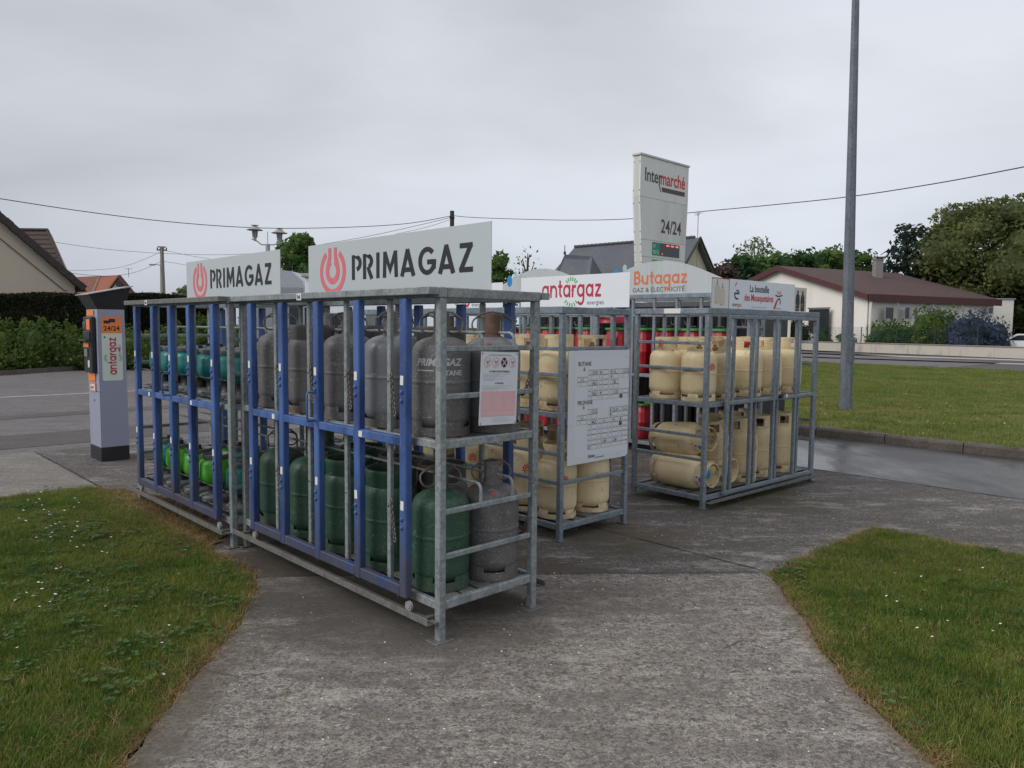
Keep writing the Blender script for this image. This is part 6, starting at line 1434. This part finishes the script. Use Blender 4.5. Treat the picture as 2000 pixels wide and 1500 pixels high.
# red-roofed house
rh = empty('red_roofed_house', (0, 0, 0), 0, 'small distant house with patched red tile roof and round gable window', 'house')
g_ap = at(233, 538, 58); g_l = at(203, 578, 58); g_r = at(262, 573, 58); back = at(143, 541, 66); bke = at(150, 580, 61)
m = MB(); m.prism([(g_l.x+.15, 0), (g_r.x-.1, 0), (g_r.x-.1, g_r.z-.1), (g_ap.x, g_ap.z-.15), (g_l.x+.15, g_l.z-.1)], 58, 58.4); m.obj('wall', M['renderw'], rh)
mid = g_ap.lerp(back, .38); mide = g_l.lerp(bke, .42)
roofslab(rh, [g_l+Vector((0, -.2, 0)), mide, mid, g_ap+Vector((0, -.2, 0))], .15, M['tileorange'], 'new_roof', 2)
roofslab(rh, [mide, bke, back, mid], .15, M['tilered'], 'old_roof', 2)
roofslab(rh, [g_r+Vector((0, -.2, 0)), g_ap+Vector((0, -.2, 0)), g_ap+(back-g_ap)*.8, g_r+(back-g_ap)*.8], .15, M['tilered'], 'roof', 2)
m = MB(); m.tube([tuple(g_ap), tuple(g_l)], .10, 4); m.tube([tuple(g_ap), tuple(g_r), tuple(g_r+Vector((1.1, 0, -.3)))], .10, 4); m.obj('verge_board', M['mauve'], rh)
m = MB(); m.tube([(mid.x, mid.y-.1, mid.z), (mide.x, mide.y-.1, mide.z+.1)], .06, 4); m.obj('flashing', M['zinc'], rh)
oc = at(233, 554, 57.9); m = MB(); m.tube([(oc.x, 57.85, oc.z), (oc.x, 57.99, oc.z)], .27, 16); m.obj('round_window', M['glass'], rh, smooth=True)
m = MB(); m.tube([(g_ap.x-.3, 60, g_ap.z), (g_ap.x-.3, 60, g_ap.z+.7)], .02, 4); m.tube([(g_ap.x-.6, 60, g_ap.z+.65), (g_ap.x, 60, g_ap.z+.65)], .015, 4); m.obj('aerial', M['wire'], rh)
# slate-roofed house
sh = empty('slate_roofed_house', (0, 0, 0), 0, 'cream house with grey slate roof and small finial turret behind the totem', 'house')
RR = at(1357, 465, 32); RL = at(1122, 483, 36.3); w_ = 2.7; ez = RR.z-3.0
rl_ = Vector((RL.x, RL.y, RR.z)); 
def off(p, k, z): q = p+U*k; return Vector((q.x, q.y, z))
fr, bk = off(RR, -w_, ez), off(RR, w_, ez); fl, bl_ = off(rl_, -w_, ez), off(rl_, w_, ez)
roofslab(sh, [fr-.25*V, fl+.9*V, rl_, RR-.25*V], .14, M['slate'], uvscale=1.6); roofslab(sh, [bk-.25*V, RR-.25*V, rl_, bl_+.9*V], .14, M['slate'], uvscale=1.6); roofslab(sh, [fl+.9*V, bl_+.9*V, rl_], .14, M['slate'], uvscale=1.6)
m = MB()
fi, bi = off(RR, -w_+.3, 0), off(RR, w_-.3, 0); LL = (rl_-RR); zi = ez+.3
P_ = [fi, bi, bi+Vector((LL.x, LL.y, 0)), fi+Vector((LL.x, LL.y, 0))]
vs = [tuple(p) for p in P_]+[(p.x, p.y, zi) for p in P_]+[(RR.x, RR.y, RR.z-.15), (rl_.x, rl_.y, RR.z-.15)]
m.add(vs, [(0, 1, 5, 8, 4), (1, 2, 6, 5), (2, 3, 7, 9, 6), (3, 0, 4, 7)]); m.obj('wall', M['rendercream'], sh)
m = MB(); m.tube([tuple(RR-.27*V+Vector((0, 0, .02))), tuple(bk-.27*V)], .05, 4); m.tube([tuple(RR-.27*V+Vector((0, 0, .02))), tuple(fr-.27*V)], .05, 4); m.obj('verge_board', M['darktile'], sh)
K = 26; m = MB()
for i in range(K): a = RR+(rl_-RR)*(i/K); b = RR+(rl_-RR)*((i+.93)/K); m.tube([tuple(a+Vector((0, 0, .03))), tuple(b+Vector((0, 0, .05)))], .075, 6)
m.obj('ridge_tiles', M['slate'], sh)['kind'] = 'stuff'
tp = at(1103, 497, 32.5); cb = [at(1078, 535, 31.5), at(1150, 545, 29.8), at(1190, 540, 34), at(1110, 530, 36)]; rd = at(1157, 500, 33)
zc = tp.z-1.25; cb = [Vector((p.x, p.y, zc)) for p in cb]; rd.z = tp.z-.03
roofslab(sh, [cb[0], cb[1], rd, tp], .12, M['slate'], 'turret_roof', 1.6); roofslab(sh, [cb[3], cb[0], tp], .12, M['slate'], 'turret_roof', 1.6); roofslab(sh, [cb[1], cb[2], rd], .12, M['slate'], 'turret_roof', 1.6)
m = MB(); m.add([tuple(p) for p in cb]+[(p.x, p.y, 0) for p in cb], [(0, 4, 5, 1), (1, 5, 6, 2), (2, 6, 7, 3), (3, 7, 4, 0)]); m.obj('turret_wall', M['rendercream'], sh)
m = MB(); m.tube([tuple(tp), tuple(tp+Vector((0, 0, .12)))], .06, 6); m.tube([tuple(tp+Vector((0, 0, .1))), tuple(tp+Vector((0, 0, .38)))], .018, 5); m.obj('finial', M['darktile'], sh)
wq = RR+.7*U-.02*V; m = MB(); m.cbox(0, .75, -.03, 0, 0, .45, .01); m.obj('window', M['glass'], sh, (wq.x-.2, wq.y-.2, RR.z-1.75), (0, 0, YAW))
an = empty('tv_aerial', (0, 0, 0), 0, 'thin television aerial mast beside the slate house gable', 'aerial'); a0 = at(1362, 480, 31.7); m = MB(); t_ = at(1364, 416, 31.7); m.tube([(a0.x, a0.y, a0.z-.9), (t_.x, t_.y, t_.z)], .016, 5); m.obj('mast', M['zinc'], an)
m = MB()
for k in range(5): m.tube([(t_.x-.18+.04*k, t_.y, t_.z-.02-.045*k*0-.03*k), (t_.x+.12-.02*k, t_.y+.05, t_.z+.06-.03*k)], .006, 4)
m.tube([(t_.x-.15, t_.y, t_.z-.1), (t_.x+.2, t_.y, t_.z+.02)], .008, 4); m.obj('dipoles', M['zinc'], an)
# long low building with brown roof
lb_ = empty('long_low_building', (0, 0, 0), 0, 'long low cream building with brown roof and dark red fascia beyond the road', 'building')
GR = Vector((26.3, 56, 4.26)); dv = Vector((14.4, 7.2, 0)); gw = Vector((-8.0, 16.1, 0)); GL = GR+gw; RB = GR+dv; BL = GL+dv
AP = GR+gw*.5; AP.z = 6.95; RE = AP+dv*.93; nb_ = dv.normalized()
def wallpt(px, py, o=.08):
    k = (px-1000-8)/F_; s_ = (k*GR.y-GR.x)/(dv.x-k*dv.y); q = GR+dv*s_; n = Vector((dv.y, -dv.x, 0)).normalized(); q = q+n*o; return at(px, py, q.y)
m = MB(); ov = nb_*.35; g2 = gw.normalized()*.35
c0, c1, c2, c3 = GR+ov+g2, RB-ov+g2, BL-ov-g2, GL+ov-g2
vs = [(p.x, p.y, 0) for p in (c0, c1, c2, c3)]+[(p.x, p.y, 4.15) for p in (c0, c1, c2, c3)]+[((c0.x+c3.x)/2, (c0.y+c3.y)/2, 6.7), ((c1.x+c2.x)/2, (c1.y+c2.y)/2, 6.7)]
m.add(vs, [(0, 1, 5, 4), (1, 2, 6, 9, 5), (2, 3, 7, 6), (3, 0, 4, 8, 7)]); m.obj('wall', M['renderw'], lb_)
roofslab(lb_, [GR, RB, RE, AP], .12, M['roofbrown'], uvscale=.9); roofslab(lb_, [GL, AP, RE, BL], .12, M['roofbrown'], uvscale=.9); roofslab(lb_, [RB, BL, RE], .12, M['roofbrown'], uvscale=.9)
def board(a, b, h, th, nm, mt):
    d = (Vector(b)-Vector(a)); L_ = Vector((d.x, d.y, 0)).length; m = MB(); m.add([(0, -th, -h), (L_, -th, d.z-h), (L_, -th, d.z+.02), (0, -th, .02), (0, 0, -h), (L_, 0, d.z-h), (L_, 0, d.z+.02), (0, 0, .02)], [(0, 1, 2, 3), (7, 6, 5, 4), (0, 4, 5, 1), (3, 2, 6, 7), (0, 3, 7, 4), (1, 5, 6, 2)]); return m.obj(nm, M[mt], lb_, tuple(a), (0, 0, math.atan2(d.y, d.x)))
board(GR, RB, .52, .12, 'fascia', 'trimred'); board(AP, GR, .42, .15, 'verge_board', 'trimred'); board(GL, AP, .42, .15, 'verge_board', 'trimred')
def onwall(px, py, D_): return at(px, py, D_)
for i, (x0, x1, y0, y1) in enumerate(((1728, 1744, 601, 622), (1766, 1775, 601, 622), (1786, 1789.5, 601, 622), (1929, 1938, 601, 612), (1820, 1836, 603, 618))):
    a = wallpt(x0, y1); b = wallpt(x1, y0); an_ = math.atan2(RB.y-GR.y, RB.x-GR.x)
    w = empty('window', (a.x, a.y-.02, a.z), an_); w.parent = lb_; ww = math.hypot(b.x-a.x, b.y-a.y); hh = b.z-a.z
    m = MB(); m.cbox(0, ww, -.02, .02, 0, hh, .01); m.obj('pane', M['glass'], w)
    m = MB(); 
    for q in ((-.06, 0, 0, hh), (ww, ww+.06, 0, hh), (-.06, ww+.06, hh, hh+.06), (-.06, ww+.06, -.06, 0)): m.box(q[0], q[1], -.05, 0, q[2], q[3])
    m.obj('frame', M['inkpale'], w)
q = GR+gw*.305-nb_*.02; w = empty('window', (q.x, q.y, 1.5), math.atan2(-gw.y, -gw.x)); w.parent = lb_; m = MB(); m.cbox(0, 2.0, -.03, .0, 0, 1.75, .01); m.obj('pane', M['glass'], w); m = MB(); m.cbox(-.1, 2.1, -.08, .0, 1.76, 1.86, .01); m.obj('lintel', M['inkgrey'], w)
c = at(1714, 533, 66); m = MB(); m.cbox(-.33, .33, -.33, .33, -.8, 1.1, .02); m.obj('chimney', M['concretepole'], lb_, tuple(c)); 
m = MB(); m.cbox(-.38, .38, -.38, .38, 1.101, 1.17, .01); m.cbox(-.36, .36, -.36, .36, 1.32, 1.38, .01)
for x in (-.3, 0, .3): m.cbox(x-.04, x+.04, -.3, .3, 1.17, 1.32, .005)
m.obj('chimney_cap', M['concretepole'], lb_, tuple(c))
for px in (1757, 1826, 1882): 
    q = wallpt(px, 600, .2); m = MB(); m.tube([(q.x-.25, q.y, q.z+.5), (q.x+.05, q.y, q.z-.3)], .05, 4); m.cbox(q.x, q.x+.35, q.y-.1, q.y, q.z-.2, q.z-.05, .01); m.obj('bracket', M['inkpale'], lb_)
m = MB(); q = GR+nb_*.25-gw.normalized()*.0; m.tube([(q.x, q.y, 0), (q.x, q.y, 4.0)], .10, 8); m.obj('downpipe', M['renderw'], lb_, smooth=True)
a = at(1946, 585, 66); b = at(1981, 589, 66); m = MB(); m.cbox(a.x-2, b.x, 66, 72, 0, a.z, .03); m.obj('annex', M['renderw'], lb_); m = MB(); m.cbox(a.x-.1, b.x+.1, 65.9, 72, a.z+.002, a.z+.10, .02); m.obj('annex_roof', M['inkpale'], lb_)
# low boundary wall, crazy-paved wall
wa, wb = gnd(1470, 679.5), gnd(2150, 707); d = (wb-wa); ang = math.atan2(d.y, d.x); L_ = d.length
lw = empty('boundary_wall', wa, ang, 'long low pale rendered roadside wall with dark coping', 'wall')
n_ = 9
for i in range(n_):
    m = MB(); m.cbox(L_*i/n_+.004, L_*(i+1)/n_-.004, 0, .25, 0, .66, .008); m.obj('wall_section', M['walldirty'], lw)
    m = MB(); m.cbox(L_*i/n_+.003, L_*(i+1)/n_-.003, -.06, .31, .661, .72, .012); m.obj('coping', M['concretepole'], lw)
cz0 = at(1392, 617, 50); cz1 = at(1522, 617, 50); cw = empty('stone_faced_wall', (cz0.x, 50, 0), 0, 'cream garden wall faced with irregular flat stones, seen behind the right rack', 'wall')
m = MB(); m.cbox(0, cz1.x-cz0.x, .05, .3, 0, cz0.z, .01); m.obj('backing', M['concretepole'], cw)
m = MB(); m.cbox(-.1, cz1.x-cz0.x+.1, -.02, .36, cz0.z+.001, cz0.z+.09, .01); m.obj('coping', M['concretepole'], cw)
r_ = random.Random(9); nx, nz = 9, 5; Wc, Hc = cz1.x-cz0.x, cz0.z; G_ = [[(Wc*i/nx+(r_.uniform(-.14, .14) if 0 < i < nx else 0), Hc*j/nz+(r_.uniform(-.11, .11) if 0 < j < nz else 0)) for j in range(nz+1)] for i in range(nx+1)]
for i in range(nx):
    for j in range(nz):
        q = [G_[i][j], G_[i+1][j], G_[i+1][j+1], G_[i][j+1]]; cx = sum(p[0] for p in q)/4; cz = sum(p[1] for p in q)/4; q = [(cx+(p[0]-cx)*.93, cz+(p[1]-cz)*.93) for p in q]
        m = MB(); m.prism(q, .0+r_.uniform(0, .02), .05); m.obj('stone', M['rendercream'], cw)
gp = at(1534, 614, 49.8); m = MB(); m.cbox(-.42, .42, -.1, .4, 0, gp.z, .02); m.obj('gate_pillar', M['renderw'], cw, (gp.x-cz0.x, 0, 0))
# wire mesh fence behind the low wall
fe = empty('mesh_fence', wa+Vector((0, .5, 0)), ang, 'dark green wire mesh fence standing behind the low roadside wall', 'fence')
for i in range(13):
    m = MB(); x = L_*.08+i*L_*.055; m.tube([(x, .35, 0), (x, .35, 1.85)], .035, 6); m.obj('post', M['fence'], fe)
m = MB()
for k in range(9): m.box(L_*.08, L_*.74, .345, .352, .85+.12*k, .862+.12*k)
for k in range(150): x = L_*.08+k*L_*.66/150; m.box(x, x+.008, .345, .352, .8, 1.82)
m.obj('mesh', M['fence'], fe)['kind'] = 'stuff'
# planting behind the wall
for i, (px, pt, w, mt, dd, lb, bx) in enumerate(((1560, 622, 70, 'leafdark', 62, 'dark shrub behind the right rack bars', True), (1625, 634, 60, 'leafdeep', 60, 'dark green shrub left of the mast behind the wall', False), (1672, 640, 60, 'leafmid', 58, 'green shrub just right of the mast behind the wall', False), (1742, 622, 88, 'leafhedge', 56, 'clipped flat-topped green hedge in front of the building', True),
        (1745, 646, 90, 'leafdeep', 55, 'low dark green shrub in front of the clipped hedge', False), (1832, 598, 95, 'leafhedge', 52, 'tall loose bright green shrub left of the blue blossoms', False), (1915, 606, 118, 'leafblue', 49.5, 'large shrub covered in blue blossom by the right edge', False), (1790, 640, 60, 'leafdeep', 53.5, 'low dark shrub at the foot of the tall bright one', False))):
    shrub('garden_shrub', lb, px, dd, pt, w, M[mt], 2600, .12, 100+i, 'shrubs behind the roadside wall', boxy=bx, depth=1.4)
# white car at the right edge
cc = gnd(1952, 697); cc = Vector((cc.x*1.02, cc.y*1.02+1.2, 0)); car = empty('parked_car', cc, ang+.0, 'white hatchback parked behind the low wall at the right edge', 'car')
pr = [(0, .35), (0, .75), (.15, .92), (.95, 1.02), (1.75, 1.48), (3.3, 1.50), (3.95, 1.1), (4.05, .6), (4.0, .32), (.3, .28)]
m = MB(); m.prism(pr, 0, 1.7); m.obj('body', M['carwhite'], car)
for nm, q in (('windscreen', [(1.02, 1.04), (1.70, 1.42), (1.62, 1.42), (.98, 1.04)]),): 
    m = MB(); m.add([(.98, .12, 1.045), (.98, 1.58, 1.045), (1.73, 1.5, 1.475), (1.73, .2, 1.475)], [(0, 3, 2, 1)]); m.v = [(x-.012, y, z+.012) for x, y, z in m.v]; m.obj(nm, M['glass'], car)
for q in ([(1.25, 1.05), (1.80, 1.38), (2.35, 1.40), (2.35, 1.05)], [(2.42, 1.05), (2.42, 1.40), (3.2, 1.38), (3.5, 1.08)]): m = MB(); m.prism(q, -.012, .001); m.obj('side_window', M['glass'], car)
m = MB(); m.cbox(1.15, 1.30, -.2, -.02, 1.0, 1.12, .02); m.obj('wing_mirror', M['carwhite'], car)
m = MB(); m.cbox(-.02, .12, .1, .4, .62, .78, .02); m.obj('headlight', M['zinc'], car)
for x in (.75, 3.2):
    for y in (-.01, 1.55): m = MB(); m.tube([(x, y, .31), (x, y+.18, .31)], .31, 18); w = m.obj('wheel', M['black'], car, smooth=True); m = MB(); m.tube([(x, y-.012, .31), (x, y-.001, .31)], .19, 12); m.obj('rim', M['zinc'], w)
# motorhome and white shop hut behind the front racks
a = at(466, 600, 22); b = at(593, 528, 22)
mv = empty('motorhome', (a.x, 22, 0), 0, 'silver high-roofed van seen from behind between the two front signs', 'van'); Wv = b.x-a.x; Hv = b.z
m = MB(); m.prism([(0, .35), (Wv, .35), (Wv, Hv-.45), (Wv-.04, Hv-.30), (Wv-.35, Hv-.03), (Wv-.6, Hv), (.5, Hv), (.1, Hv-.2), (0, Hv-.45)], 0, 4.8); m.obj('body', M['vansilver'], mv)
m = MB(); m.prism([(.06, .8), (Wv-.05, .8), (Wv-.05, Hv-.50), (.06, Hv-.50)], -.03, -.001); m.obj('rear_panel', M['vangrey'], mv)
m = MB(); m.cbox(Wv-.42, Wv-.07, -.06, -.031, 1.55, 2.1, .02); m.obj('rear_window', M['glass'], mv)
for x in (.08, Wv-.28): m = MB(); m.cbox(x, x+.2, -.06, -.031, 1.18, 1.42, .02); m.obj('tail_light', M['tailred'], mv)
m = MB(); m.cbox(-.0, Wv, -.12, .0, .42, .62, .03); m.obj('bumper', M['plgrey'], mv)
for x in (.1, Wv-.32): m = MB(); m.tube([(x, .6, .33), (x+.22, .6, .33)], .33, 16); m.obj('wheel', M['black'], mv, smooth=True)
a = at(596, 600, 20); b = at(770, 536, 20); hu = empty('service_hut', (a.x, 20, 0), 0, 'white service hut with grey door hidden mostly by the large front sign', 'hut')
m = MB(); m.cbox(0, b.x-a.x, 0, 2.2, 0, b.z-.1, .02); m.obj('wall', M['signwhite'], hu); m = MB(); m.cbox(-.08, b.x-a.x+.08, -.08, 2.3, b.z-.099, b.z, .02); m.obj('roof', M['inkpale'], hu)
m = MB(); m.cbox(1.6, 2.05, -.03, -.001, .05, 1.95, .01); m.obj('door', M['plgrey'], hu)
m = MB(); m.cbox(.5, 1.3, -.03, -.001, 1.1, 1.9, .01); m.obj('window', M['glass'], hu)
